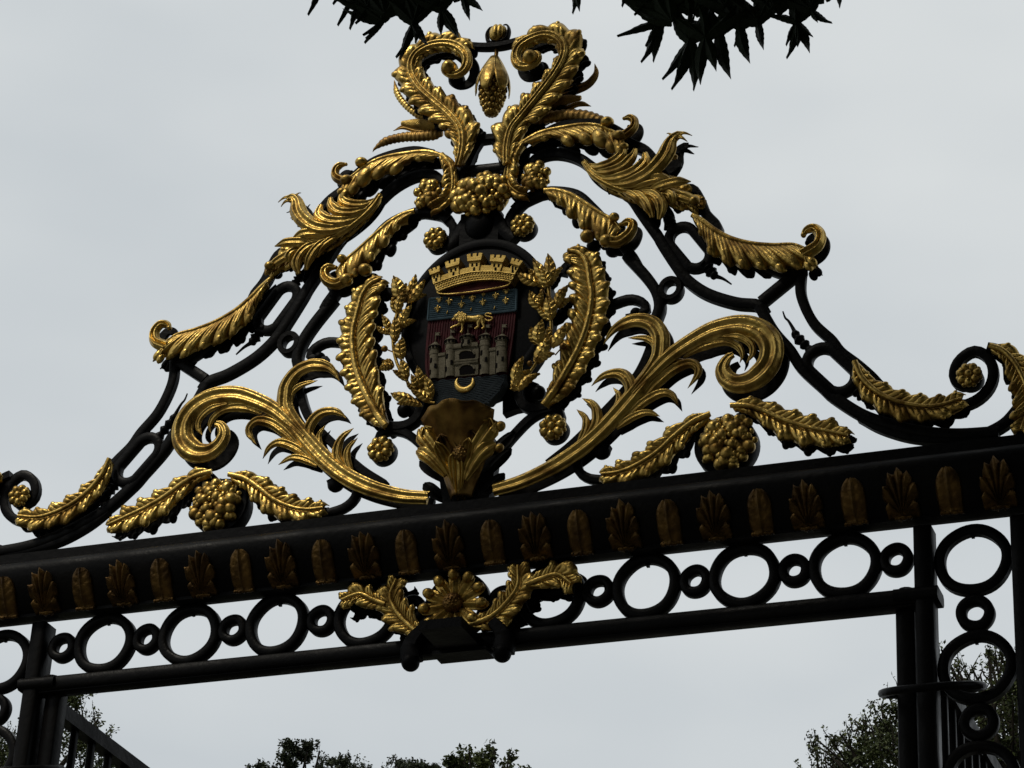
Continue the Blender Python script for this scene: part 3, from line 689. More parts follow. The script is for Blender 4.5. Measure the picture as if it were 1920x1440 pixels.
# gilded calyx under the medallion
cz = pl('D', [(930,1050),(920,420)]); zb, zt = cz[0][1], cz[1][1]; x0 = .0
mb = MB()
def petal(a, L, wd, lean, y0=-.03, rb=.008):
    G = []
    for i in range(15):
        s = i/14; w_ = wd*.5*(.28+1.0*s-.25*s*s)*math.sqrt(max(.004, 1-s**7)); X = L*s*math.sin(a*s**.6); Z = L*s*math.cos(a*s**.6); row = []
        for j in range(13):
            t = 2*j/12-1; yy = y0-lean*s*s*s-.02*math.sin(PI*s)+rb*math.cos(3*PI*t)+.02*t*t*(1-s)
            row.append((x0+X+w_*t*math.cos(a*.8), yy, zb+Z-w_*t*math.sin(a*.8)))
        G.append(row)
    mb.grid(G)
def bell():
    G = []; Lz = (zt-zb)*.82
    for i in range(21):
        s = i/20; w_ = .045+.118*s**1.5+(.02*math.sin(PI*s)); row = []
        for j in range(25):
            t = 2*j/24-1; yy = -.035-.02*s-.34*max(0, s-.40)**1.6*(1-.5*t*t)-.05*(1-t*t)*(1-.4*s)+.0025*math.cos(5*PI*t)*(.4+s)
            row.append((x0+w_*t, yy, zb+Lz*s*(1-.03*t*t)+.006*math.cos(3*PI*t)*s**4))
        G.append(row)
    mb.grid(G)
bell(); petal(.26, .27, .10, .06, -.07); petal(-.26, .27, .10, .06, -.07)
calyx = link('calyx', mb, M['oldgold'], crest, solid=.005)
mb = MB()
petal(.44, .34, .12, .08, -.05); petal(-.44, .34, .12, .08, -.05); petal(0, .16, .075, .06, -.085, .006); petal(.34, .22, .07, .09, -.08, .005); petal(-.34, .22, .07, .09, -.08, .005)
for w_, p in ((22, [(860,870),(800,765),(745,690),(705,625)]), (18, [(865,920),(800,840),(740,790),(685,765)]), (24, [(1000,860),(1075,755),(1140,665),(1205,575)]), (20, [(990,950),(1060,850),(1125,775),(1200,718)])):
    sp_lobe('D', p, w_, -.085, tap=((0,.3,.8,1),(.4,.9,1.15,.5)))
    q = pl('D', [p[-1]], -.085)[0]; mb.ball((q[0], -.095, q[1]), (w_*K*.42, w_*K*.34, w_*K*.36), .6)
link('calyx_leaf', mb, M['gold'], calyx, solid=.004)
q = pl('D', [(938,745)], -.13)[0]; mb = MB(); mb.ball((q[0], -.12, q[1]), (.038, .035, .038), 0, 18, 12)
for k in range(24):
    s = math.sqrt((k+.5)/24); a = k*2.4; mb.ball((q[0]+.033*s*math.cos(a), -.12-.033*math.sqrt(1-s*s*.9), q[1]+.033*s*math.sin(a)), .006, 0, 6, 4)
link('calyx_ball', mb, M['oldgold'], calyx)
mb = MB(); zc = HGT+.414
mb.poly([(-.075,zc),(.10,zc),(.125,zc+.10),(.135,zc+.22),(.12,zc+.33),(-.11,zc+.33),(-.12,zc+.22),(-.10,zc+.10)], .03, -.02)
for z_, s_ in ((.12, 1.0), (.21, 1.25), (.28, 1.35)):
    for q in (-1, 1): lobe(mb, (q*.08, zc+z_-.05), -.01, PI/2-q*1.0, .13*s_, .08, q*.3, .02, 2, .006, 0, 8, 7)
link('calyx_core', mb, M['iron'], crest)
mb = MB(); mb.poly([tuple(q) for q in pl('LR', [(-60,1195),(60,1160),(150,1140),(215,1165),(272,1225),(215,1300),(130,1345),(30,1365),(-60,1400)], .05)], .075, .03)
mirror(link('calyx_reverse', mb, M['iron'], crest))

# ---------------------------------------------------------------- coat of arms on its black oval medallion
def brickify(m, sc, row, mortar, dist=.004):
    n = m.node_tree; b = n.nodes['Principled BSDF']; t = n.nodes.new('ShaderNodeTexCoord'); sp = n.nodes.new('ShaderNodeSeparateXYZ'); cb = n.nodes.new('ShaderNodeCombineXYZ')
    n.links.new(t.outputs['Object'], sp.inputs[0]); n.links.new(sp.outputs['X'], cb.inputs['X']); n.links.new(sp.outputs['Z'], cb.inputs['Y'])
    k = n.nodes.new('ShaderNodeTexBrick'); k.inputs['Scale'].default_value = sc; k.inputs['Row Height'].default_value = row; k.inputs['Brick Width'].default_value = row*2.2; k.inputs['Mortar Size'].default_value = mortar
    n.links.new(cb.outputs[0], k.inputs['Vector']); bp = n.nodes.new('ShaderNodeBump'); bp.inputs['Distance'].default_value = dist; bp.invert = True
    n.links.new(k.outputs['Fac'], bp.inputs['Height']); n.links.new(bp.outputs[0], b.inputs['Normal'])
brickify(M['stone'], 1.0, .017, .004, .012); brickify(M['crowngold'], 1.0, .015, .004, .010)
ctr = P(899, 606)[[0, 2]]
arms = empty('coat_of_arms', (float(ctr[0]), 0, float(ctr[1])-.38), 'oval black medallion with painted castle shield, golden crown and laurel branches', 'coat of arms')
def A_(name, mb, m, parent=None, **kw): return link(name, mb, M[m], parent or arms, **kw)
mb = MB(); G = []
for s, y in ((0,-.066),(.3,-.065),(.6,-.060),(.82,-.050),(.90,-.046),(.905,-.056),(.95,-.062),(1,-.054),(1,.05),(.9,.062),(.6,.075),(0,.082)):
    G.append([(q[0], y, q[1]) for q in ellipse(ctr, max(.002, .338*s), max(.002, .385*s), 64)])
mb.grid(G, True); A_('medallion', mb, 'medal')
YS = -.072
def spl(R, pts, y=YS): return [tuple(q) for q in pl(R, pts, y)]
field = spl('S', [(590,765),(1380,675),(1362,860),(1340,1010),(1318,1160),(1300,1260),(580,1330),(562,1200),(562,1080),(575,920)])
mb = MB(); mb.poly(field, -.03, YS); shield = A_('shield', mb, 'red')
fa = np.array(field); 
lft = smooth(np.array(spl('S', [(590,770),(575,920),(562,1080),(562,1200),(580,1320)])), 20); rgt = smooth(np.array(spl('S', [(1380,680),(1362,860),(1340,1010),(1318,1160),(1300,1255)])), 20)
for k in range(1, 34):
    s = k/34; mb2 = MB() if k == 1 else mb2; Q = lft*(1-s)+rgt*s; mb2.tube3([(a, YS, b) for a, b in Q], .0032, 6)
A_('field_ridges', mb2, 'red', shield)
ch = spl('S', [(603,580),(1387,493),(1381,682),(588,770)], YS-.004); mb = MB(); mb.poly(ch, -.03, YS-.004)
l0, l1, r0, r1 = np.array(ch[0]), np.array(ch[3]), np.array(ch[1]), np.array(ch[2])
for k in range(11):
    s = (k+.5)/11; a, b = l0*(1-s)+l1*s, r0*(1-s)+r1*s; mb.tube3([(a[0], YS-.004, a[1]), (b[0], YS-.004, b[1])], .0038, 6)
chief = A_('chief', mb, 'blue', shield)
mb = MB()
for a, b in ((l0,l1),(l0,r0),(r0,r1),(l1,r1)): mb.tube3([(a[0], YS-.005, a[1]), (b[0], YS-.005, b[1])], .0055, 6)
A_('chief_border', mb, 'blue', shield)
sea = pls(('D', [(716,268),(1246,222),(1232,270),(1200,330),(1130,405),(1060,418),(1000,400),(960,396),(910,412),(850,440),(800,425),(770,395),(735,335)]), y=YS-.004)
mb = MB(); mb.poly([tuple(q) for q in sea], -.03, YS-.004)
for k in range(15):
    s = k/14; a = np.array((716+60*s**1.6, 272+150*s)); b = np.array((1243-110*s**1.6, 226+185*s)); n = 60; t = np.linspace(.015,.985,n)
    q = pl('D', [tuple(a*(1-u)+b*u+np.array((0, 3.2*math.sin(u*2*PI*9+k)))) for u in t], YS-.005); mb.tube3([(p[0], YS-.005, p[1]) for p in q], .0042, 6)
A_('sea', mb, 'sea', shield)
# castle with five round towers
YC = YS-.004
mb = MB(); holes = MB(); roofs = MB()
def tower(x0, x1, zr, zb, apex, pole):
    q = pl('S3', [(x0, zr), (x1, zr), (x0, zb), (x1, zb), apex, pole], YC); cxl = (q[0]+q[1])/2; r = (q[1][0]-q[0][0])/2*.95; cb = (q[2]+q[3])/2
    dep = r*.8; prof_ = [(0,1.0),(.12,1.0),(.5,.97),(.74,.97),(.745,1.06),(.80,1.06),(.805,.98),(.9,.98),(.905,1.10),(1,1.10)]
    G = []
    for s, f in prof_: c = cb*(1-s)+cxl*s; G.append([(c[0]-r*f*math.cos(PI*j/12), YC-dep*f*math.sin(PI*j/12), c[1]) for j in range(13)])
    mb.grid(G); G = []
    for s, f in ((0,1.32),(.04,1.32),(.5,.62),(.8,.24),(1,.03)):
        c = cxl*(1-s)+q[4]*s; G.append([(c[0]-r*f*math.cos(PI*j/12), YC-dep*f*math.sin(PI*j/12), c[1]) for j in range(13)])
    roofs.grid(G); roofs.tube3([(q[4][0], YC-.006, q[4][1]-.005), (q[5][0], YC-.006, q[5][1])], .0022, 6)
    fx, fz = q[5]; f_ = [(fx+.001, fz-.002), (fx+.022, fz-.004), (fx+.014, fz-.011), (fx+.022, fz-.018), (fx+.001, fz-.016)]; roofs.poly(f_, YC-.004, YC-.008)
    for k in range(5):
        a = PI*(k+.5)/5; c = cb*.05+cxl*.95; holes.box(c[0]-r*1.1*math.cos(a)-.004, c[0]-r*1.1*math.cos(a)+.004, YC-dep*1.1*math.sin(a)-.003, YC-dep*1.1*math.sin(a)+.003, c[1]-.004, c[1]+.008)
    for k, (s, a) in enumerate(((.2,.9),(.36,2.0),(.55,1.1))):
        c = cb*(1-s)+cxl*s; holes.box(c[0]-r*math.cos(a)-.0045, c[0]-r*math.cos(a)+.0045, YC-dep*math.sin(a)-.0015, YC-dep*math.sin(a)+.01, c[1]-.011, c[1]+.011)
for tw in ((150,330,585,1170,(262,470),(268,330)), (437,622,480,1130,(540,360),(542,280)), (715,950,425,600,(850,322),(852,185)), (1052,1245,405,1095,(1168,308),(1170,190)), (1343,1550,435,1065,(1467,330),(1470,185))): tower(*tw)
for pts in ([(600,600),(1040,560),(1030,1085),(600,1125)], [(310,760),(440,735),(425,1140),(300,1160)], [(1240,660),(1345,640),(1335,1075),(1235,1090)]):
    mb.poly(spl('S3', pts, YC), -.04, YC-.006)
for z_ in ((612,572),(860,818),(905,862)):
    q = pl('S3', [(612, z_[0]), (1035, z_[1])], YC); mb.tube3([(q[0][0], YC-.008, q[0][1]), (q[1][0], YC-.008, q[1][1])], .006, 6)
for k in range(9):
    q = pl('S3', [(620+48*k, 575-4.2*k)], YC)[0]; mb.box(q[0]-.006, q[0]+.006, YC-.012, -.05, q[1]-.01, q[1]+.007)
for k in range(3):
    q = pl('S3', [(335+42*k, 735-7*k)], YC)[0]; mb.box(q[0]-.005, q[0]+.005, YC-.01, -.05, q[1]-.008, q[1]+.006)
    q = pl('S3', [(1255+38*k, 640-5*k)], YC)[0]; mb.box(q[0]-.005, q[0]+.005, YC-.01, -.05, q[1]-.008, q[1]+.006)
castle = A_('castle', mb, 'stone', shield); A_('tower_roofs', roofs, 'stone', shield)
for c, w_, top in (((825,1075),135,905), ((825,800),140,650)):
    x0_, x1_, zb_ = c[0]-w_, c[0]+w_, c[1]; pts = [(x0_, zb_+10), (x1_, zb_-18)]+[(c[0]+w_*math.cos(a), (zb_+top)/2-4+(top-(zb_+top)/2)*math.sin(a)) for a in np.linspace(0, PI, 14)]
    q = spl('S3', pts, YC-.006); mid_ = MB(); holes.poly(q, YC-.002, YC-.0085)
    mb = MB(); mb.tube3([(a, YC-.009, b) for a, b in q[2:]], .004, 6); A_('arch', mb, 'stone', shield)
A_('castle_openings', holes, 'dark', shield)
# passant lion
mb = MB(); YL = YS-.016
def lt(R, pts, r, m=10):
    C = smooth(pl(R, pts, YL), 24); mb.tube3([(p[0], YL, p[1]) for p in C], np.interp(np.linspace(0,1,24), np.linspace(0,1,len(r)), r), m)
lt('S2', [(740,1225),(820,1235),(930,1235),(1010,1228),(1055,1245)], [.019,.015,.0135,.017,.012])
lt('S2', [(720,1285),(650,1335),(600,1350),(548,1385)], [.010,.0065,.005,.0065]); lt('S2', [(735,1280),(728,1350),(722,1420),(700,1450)], [.010,.006,.005,.0065])
lt('S2', [(1010,1250),(975,1300),(975,1350),(925,1395)], [.013,.008,.005,.006]); lt('S2', [(1050,1260),(1050,1310),(1065,1360),(1035,1395)], [.012,.007,.005,.006])
lt('S2', [(1060,1225),(1120,1262),(1185,1250),(1195,1215),(1140,1200),(1090,1185),(1090,1158),(1130,1148),(1185,1158)], [.004,.0035,.003,.004])
q = pl('S2', [(655,1215)], YL)[0]; mb.ball((q[0], YL-.008, q[1]), (.016, .013, .014)); q = pl('S2', [(605,1250)], YL)[0]; mb.ball((q[0], YL-.006, q[1]), (.012, .008, .0065), .2)
for k in range(30):
    a = k*2.4; s = math.sqrt((k+.5)/30); q = pl('S2', [(725+85*s*math.cos(a), 1228+72*s*math.sin(a))], YL)[0]; mb.ball((q[0], YL-.012, q[1]), (.0055, .006, .0095), .5)
A_('lion', mb, 'crowngold', shield)
# fleurs-de-lis on the chief
def fleur(c, part):
    q = pl('S', [c], YS-.010)[0]; m_ = MB(); y = YS-.011; x, z = q; s = .0185 if True else 0
    if part != 'low':
        for e in (-1, 1):
            C = smooth(np.array([(x+e*.002, z-.002), (x+e*.006, z+.007), (x+e*.012, z+.008), (x+e*.0155, z+.001)]), 10); m_.tube3([(p[0], y, p[1]) for p in C], [.0026]*6+[.0022,.0018,.0013,.0008], 6)
        m_.tube3([(x-.009, y-.001, z-.0025), (x+.009, y-.001, z-.0025)], .0018, 6)
        for e in (-1, 1): m_.tube3([(x+e*.002, y, z-.003), (x+e*.0075, y, z-.010)], [.0024, .001], 6)
        m_.ball((x, y, z-.010), (.0026, .0025, .007))
    if part == 'full': m_.ball((x, y-.001, z+.009), (.0042, .004, .0125))
    if part == 'low': m_.ball((x, y, z), (.0028, .003, .0085), -.25)
    A_('fleur_de_lis', m_, 'crowngold', shield)
for c in ((675,672),(778,605),(890,632),(988,575),(1082,612),(1198,553),(1288,598)): fleur(c, 'full')
for c in ((690,585),(903,550),(1088,528),(1293,508)): fleur(c, 'half')
for c in ((762,700),(975,672),(1187,660)): fleur(c, 'low')
mb = MB(); C = smooth(pl('S3', [(665,1165),(645,1250),(690,1340),(780,1375),(870,1345),(940,1265),(940,1160)], YS), 40); u = np.linspace(0,1,40)
Wd = .0125*np.sin(PI*u)**.7+.0015; mb.sweep(C, YS-.010, Wd, Wd*.7, ROUND); A_('crescent', mb, 'crowngold', shield)
# mural crown
YK = YS-.03
def cp(name, pts, y0, y1, m, R='S2', par=None):
    k = MB(); k.poly(spl(R, pts, YK), y0, y1); return A_(name, k, m, par)
crown = cp('crown', [(292,705),(400,655),(500,620),(750,545),(950,512),(1250,508),(1560,548),(1490,672),(1400,642),(1200,626),(950,641),(700,690),(450,770),(340,832)], -.04, YK-.006, 'crowngold')
cp('crown_wall', [(262,600),(395,555),(560,505),(720,450),(1000,392),(1350,402),(1560,470),(1556,552),(1250,514),(950,518),(750,551),(500,626),(292,710)], -.04, YK, 'crowngold', par=crown)
cp('crown_lining', [(345,830),(450,772),(700,693),(950,644),(1200,629),(1400,645),(1487,674),(1400,728),(1100,786),(700,838),(450,852)], -.04, YK+.008, 'rust', par=crown)
mb = MB(); C = smooth(np.array(spl('S2', [(338,832),(450,771),(700,691),(950,642),(1200,627),(1400,643),(1490,674),(1410,730),(1100,790),(700,842),(450,858)], YK)), 60, True)
mb.sweep(C, YK-.006, .0032, .0032, CIRC, True)
C = smooth(np.array(spl('S2', [(285,705),(500,622),(750,547),(950,513),(1250,510),(1565,550)], YK)), 40); mb.sweep(C, YK-.008, .0032, .0032, CIRC); A_('crown_rim', mb, 'crowngold', crown)
for (a, b, c, d) in (((262,690),(400,640),(215,490),(385,425)), ((505,610),(690,550),(470,370),(700,300)), ((825,520),(1000,508),(815,245),(1060,220)), ((1150,508),(1330,515),(1185,250),(1425,265)), ((1440,520),(1560,545),(1520,300),(1690,350))):
    a, b, c, d = map(np.array, (a, b, c, d)); f = lambda s, t: tuple((a*(1-s)+b*s)*(1-t)+(c*(1-s)+d*s)*t)
    mb = MB(); mb.poly(spl('S2', [f(.08,0), f(.92,0), f(.90,.62), f(.10,.62)], YK), -.05, YK-.006)
    hd = [f(.02,.60), f(.98,.60), f(1,.98), f(.76,1), f(.75,.82), f(.62,.82), f(.62,1.0), f(.38,1.0), f(.38,.82), f(.25,.82), f(.24,1), f(0,.98)]
    mb.poly(spl('S2', hd, YK), -.05, YK-.014); A_('crown_tower', mb, 'crowngold', crown); op = MB()
    for s in (.33, .67):
        q = pl('S2', [f(s,.42)], YK)[0]; op.box(q[0]-.004, q[0]+.004, YK-.0075, YK, q[1]-.008, q[1]+.005); op.ball((q[0], YK-.004, q[1]+.005), (.004, .0035, .004), 0, 8, 6)
    q = pl('S2', [f(.5,.2)], YK)[0]; op.box(q[0]-.0045, q[0]+.0045, YK-.0075, YK, q[1]-.010, q[1]+.006); A_('tower_openings', op, 'dark', crown)
mb = MB(); tp = smooth(pl('S2', [(292,705),(500,620),(750,545),(950,512),(1250,508),(1560,548)], YK), 30); bt = smooth(pl('S2', [(340,832),(450,770),(700,690),(950,641),(1200,626),(1400,642),(1490,672)], YK), 30)
for i in range(1, 30):
    for j, t_ in enumerate((.22, .5, .78)):
        if i == 29 and j % 2: continue
        f_ = i-.5+.5*(j % 2); k_ = min(28, int(f_)); r_ = f_-k_; a_ = tp[k_]*(1-r_)+tp[k_+1]*r_; b_ = bt[k_]*(1-r_)+bt[k_+1]*r_; q = a_*(1-t_)+b_*t_
        mb.ball((q[0], YK-.006, q[1]), (.0062, .0040, .0040), math.atan2(*(tp[k_+1]-tp[k_])[::-1]), 8, 5)
A_('crown_masonry', mb, 'crowngold', crown)
# laurel branches
def laurel(R, stem, leaves, berries, dark=()):
    mb = MB(); y = -.085; C = smooth(pl(R, stem, y), 60); mb.tube3([(p[0], y, p[1]) for p in C], np.linspace(.006,.009,60), 8)
    br = A_('laurel_branch', mb, 'gold')
    def lf(b, t, wd, y0, m):
        b, t = pl(R, [b, t], y0); d = t-b; L = np.linalg.norm(d); th = math.atan2(d[1], d[0]); G = []; nr = np.array([-d[1], d[0]])/L; Wd = 1.08*wd*REG[R][2]*K; sgn = R_.choice((-1, 1))
        for i in range(21):
            s = i/20; w_ = Wd*.5*math.sin(PI*min(.999, s**.85*.97+.03))**.8; row = []
            for j in range(11):
                v = 2*j/10-1; q = b+d*s+nr*(w_*v)+nr*sgn*.06*L*math.sin(PI*s)
                yy = y0-.018*math.sin(PI*s*.75)+.010*abs(v)-.0075*abs(math.sin(PI*(s*5.0-abs(v)*.9)))+(.006 if j == 5 else 0)
                row.append((q[0], yy, q[1]))
            G.append(row)
        k = MB(); k.grid(G); A_('laurel_leaf', k, m, br, solid=.003)
    for i, (b, t, wd) in enumerate(leaves): lf(b, t, wd, -.088-.004*(i % 4), 'gold')
    for i, (b, t, wd) in enumerate(leaves):
        a_ = math.radians((38, -42, 30, -33)[i % 4]); dx, dy = t[0]-b[0], t[1]-b[1]; k_ = .74
        lf(b, (b[0]+k_*(dx*math.cos(a_)-dy*math.sin(a_)), b[1]+k_*(dx*math.sin(a_)+dy*math.cos(a_))), wd*.74, -.080, 'gold')
    for b, t, wd in dark: lf(b, t, wd, .02, 'iron')
    for c, r, st in berries:
        k = MB(); q = pl(R, [c, st], -.09); k.ball((q[0][0], -.09, q[0][1]), r*REG[R][2]*K, 0, 12, 8); k.tube3([(q[0][0], -.09, q[0][1]), (q[1][0], -.085, q[1][1])], .003, 6); A_('berry', k, 'oldgold', br)
laurel('L', [(880,1150),(790,1130),(700,1050),(640,960),(570,840),(532,700),(530,560),(560,400),(600,290),(650,180)],
       [((585,290),(540,90),110),((630,300),(728,78),85),((650,310),(803,125),85),((565,400),(640,215),80),((580,520),(695,335),85),((500,570),(445,420),60),((535,640),(548,440),85),((600,780),(615,608),95),((530,835),(420,880),85),((640,960),(600,790),75),((745,1050),(742,850),75),((700,1120),(517,1080),85),((840,1140),(690,1060),75),((850,1120),(800,930),75),((770,1170),(620,1165),55),((720,1050),(690,920),50)],
       [((455,692),28,(522,715))])
laurel('LR', [(-10,1195),(100,1110),(180,1000),(250,890),(296,790),(300,650),(290,500),(283,420),(285,300)],
       [((282,400),(285,158),92),((255,410),(170,200),80),((210,380),(48,310),80),((280,400),(235,270),75),((225,580),(145,445),75),((298,660),(278,480),98),((340,560),(440,402),80),((205,850),(240,670),92),((178,990),(290,790),100),((308,870),(422,700),88),((20,1160),(95,950),80),((45,1200),(222,1080),70),((0,1190),(100,1060),70),((215,560),(240,450),60)],
       [((232,440),20,(285,470)),((138,995),24,(170,1010)),((393,860),26,(330,925))], [((310,420),(402,248),90),((330,700),(472,495),100)])

# ---------------------------------------------------------------- trees
def one_leaf(mb, q, size, rnd, wf=.21):
    d = Vector((rnd.gauss(0,1), rnd.gauss(0,1), rnd.gauss(.15,.7))); d.normalize(); s = d.orthogonal(); s.rotate(__import__('mathutils').Quaternion(d, rnd.uniform(0,6.28))); L = size*rnd.uniform(.7,1.35); q = Vector(q)
    mb.add([q-d*L*.5, q+s*L*wf+d.cross(s)*L*.05, q+d*L*.55, q-s*L*wf+d.cross(s)*L*.05], [(0,1,2,3)])
def leafgeo(mb, c, r, n, size, rnd, flat=.8, keep=None):
    for _ in range(n):
        while True:
            p = np.array([rnd.uniform(-1,1) for _ in range(3)])
            if p @ p < 1: break
        p = p*(.45+.55*rnd.random()); q = c+p*np.array([r, r, r*flat])
        if keep and not keep(q): continue
        one_leaf(mb, q, size, rnd)
def sprig(mb, tw, c, r, size, rnd, n=22):
    """a thin upright twig with leaves along it"""
    p = Vector(c)-Vector((0, 0, r*1.2)); d = Vector((rnd.gauss(0,.35), rnd.gauss(0,.35), 1)).normalized(); pts = []
    for i in range(6):
        pts.append(p.copy()); d = (d+Vector((rnd.gauss(0,.18), rnd.gauss(0,.18), .05))).normalized(); p = p+d*r*.42
    tw.tube3(pts, np.linspace(r*.05+.002, .0015, 6), 5)
    for i in range(n):
        k = rnd.uniform(.6, 5); i0 = min(4, int(k)); q = pts[i0].lerp(pts[i0+1], k-i0)+Vector((rnd.gauss(0,1), rnd.gauss(0,1), rnd.gauss(0,1)))*size*.45; one_leaf(mb, q, size, rnd)
def tree(label, base, top, R, size, seed, clumps=(), nc=95, per=120, m='leaf', group=None, low=.35, name='park_tree'):
    rnd = random.Random(seed); b = Vector(base); o = empty(name, base, label, 'tree', group); Hh = top
    fo = MB(); top = top-R*.22; Hh = top; tr = MB(); tr.tube3([(b.x, b.y, 0), (b.x+.05, b.y, Hh*.3), (b.x-.05, b.y+.05, Hh*.6), (b.x, b.y, Hh*.92)], [R*.10, R*.075, R*.045, .02], 10)
    cs = []
    for k in range(nc):
        z = rnd.uniform(low, 1.0); rr = R*math.sqrt(max(.03, 1-((z-.60)/.44)**2))*rnd.uniform(.35,1.0); a = rnd.uniform(0, 2*PI)
        cs.append((np.array([b.x+rr*math.cos(a), b.y+rr*math.sin(a), Hh*z-R*.12]), R*rnd.uniform(.16,.30)))
    cs += [(np.array(c), r) for c, r in clumps]
    for c, r in cs:
        small = r < .12
        if small:
            for q in range(3): sprig(fo, tr, c+np.array([rnd.gauss(0,r*.5), rnd.gauss(0,r*.5), rnd.gauss(0,r*.4)]), r*1.5, size*.9, rnd, 20)
        else:
            leafgeo(fo, c, r, int(per*3.6*min(1, r/.30)+40), size, rnd)
            for q in range(7): sprig(fo, tr, c+np.array([rnd.gauss(0,r*.55), rnd.gauss(0,r*.55), r*rnd.uniform(.2,.75)]), r*.42, size*.9, rnd, 16)
        a = Vector((b.x, b.y, max(Hh*.25, c[2]-R*.8))); e = Vector(c); mid = a.lerp(e, .5)+Vector((rnd.gauss(0,.1), rnd.gauss(0,.1), -.1*R))
        tr.tube3([a, mid, e, e+Vector((rnd.gauss(0,r*.3), rnd.gauss(0,r*.3), r*.5))], [R*.022, R*.013, R*.006, R*.002], 6)
    link('trunk', tr, M['bark'], o); link('crown', fo, M[m], o, flat=True)
    return o
def at3(x, y, d): return P(x, y, d)
def clump(pts, d, rnd_=random.Random(5)):
    return [(P(x, y, d+rnd_.uniform(-.5,.5)), r) for x, y, r in pts]
mm = (P(1, 0, 14)-P(0, 0, 14))[0]
t1 = P(60, 1330, 14)
tree('green tree behind the left post, seen between the bars of the opened leaf', (float(t1[0])-.6, 14, 0), float(t1[2])-.1, 2.0, .040, 1, clump([(135,1312,.16),(150,1318,.10),(172,1365,.10),(182,1352,.07),(150,1390,.3),(165,1420,.35),(110,1380,.4),(205,1440,.25),(20,1400,.3),(15,1440,.4),(5,1425,.3)], 14), 60, 130)
t2 = P(560, 1400, 30)
tree('dark round-topped tree rising behind the gate under its lintel', (float(t2[0]), 30, 0), float(t2[2]), 2.2, .060, 2, clump([(542,1398,0.139),(556,1412,0.168),(578,1400,0.139),(572,1420,0.168),(598,1412,0.092),(533,1420,0.126),(545,1435,0.168),(525,1432,0.084),(490,1440,0.126),(475,1440,0.063),(512,1438,0.084)], 30), 40, 150, 'leaf2')
t3 = P(645, 1428, 33)
tree('low dark treetop just right of the round-topped tree', (float(t3[0]), 33, 0), float(t3[2]), 1.5, .060, 3, clump([(622,1430,0.126),(645,1428,0.126),(640,1440,0.168),(668,1438,0.105),(600,1442,0.126),(690,1442,0.063),(660,1445,0.168)], 33), 30, 120, 'leaf2')
t4 = P(900, 1412, 26)
tree('small tree with tufted leaves on bare twigs, rightmost treetop under the lintel', (float(t4[0]), 26, 0), float(t4[2]), 2.0, .085, 4, clump([(880,1410,0.084),(862,1420,0.109),(900,1412,0.084),(928,1405,0.084),(920,1422,0.092),(955,1418,0.067),(945,1432,0.105),(905,1432,0.126),(960,1438,0.105),(845,1432,0.126),(870,1440,0.147),(975,1445,0.084)], 26), 40, 110, 'leaf')
t5 = P(765, 1425, 34)
tree('thin dark treetop barely rising between two fuller crowns', (float(t5[0]), 34, 0), float(t5[2]), 1.8, .060, 5, clump([(742,1424,0.092),(752,1434,0.126),(775,1436,0.126),(795,1440,0.126),(815,1442,0.126),(690,1445,0.063),(720,1442,0.084),(765,1445,0.168),(785,1445,0.168)], 34), 34, 110, 'leaf2')
t6 = P(1660, 1360, 10)
tree('bushy olive green tree against the right post with loose sprays reaching left', (float(t6[0])+.7, 10, 0), float(t6[2])-.05, 1.05, .034, 6, clump([(1668,1310,.10),(1680,1330,.14),(1602,1350,.06),(1616,1352,.05),(1640,1355,.10),(1660,1365,.14),(1630,1370,.08),(1530,1385,.05),(1560,1380,.05),(1575,1376,.04),(1535,1400,.05),(1558,1398,.06),(1590,1395,.10),(1620,1400,.14),(1605,1420,.14),(1560,1420,.09),(1545,1425,.08),(1640,1420,.25),(1530,1435,.07),(1580,1438,.16),(1660,1400,.25),(1690,1380,.25),(1690,1430,.3)], 10), 60, 150)
t7 = P(1860, 1250, 9)
tree('tall olive green tree seen through the rings of the right side panel', (float(t7[0])+.25, 9, 0), float(t7[2]), 1.3, .034, 7, clump([(1790,1245,.09),(1800,1262,.11),(1825,1258,.09),(1838,1266,.10),(1856,1235,.05),(1853,1222,.035),(1866,1232,.04),(1862,1255,.10),(1885,1255,.09),(1880,1225,.06),(1905,1270,.16),(1900,1300,.25),(1915,1330,.25),(1765,1218,.04),(1760,1400,.3),(1800,1330,.3),(1850,1330,.3),(1870,1400,.3),(1910,1400,.3),(1920,1270,.2)], 9), 70, 150)

# the broad-leaved tree whose branch hangs in at the top
oh = empty('overhanging_tree', (8.5, -7.0, 0), 'overhanging tree with dark pointed palmate leaves drooping into the top of the view', 'tree')
def palm(mb, c, tips, y0, rnd, wf=.20):
    """one palmate leaf: pointed lobes from a shared centre"""
    for tp in tips:
        b = np.array([c[0], y0, c[1]]); t = np.array([tp[0], y0+rnd.uniform(-.02,.02), tp[1]]); d = t-b; L = np.linalg.norm(d); nr = np.array([-d[2], 0, d[0]])/L
        G = []; bend = rnd.uniform(-.06,.06)
        for i in range(13):
            s = i/12; w_ = L*wf*.62*(math.sin(PI*(.22+s*.78))**1.05*(1-s)**.15)*(1+.12*((i*7) % 2)); row = []
            for j in range(5):
                v = j/2-1; q = b+d*s+nr*(w_*v+bend*L*math.sin(PI*s))+np.array([0, .012*abs(v)-.006*s, 0]); row.append(tuple(q))
            G.append(row)
        mb.grid(G)
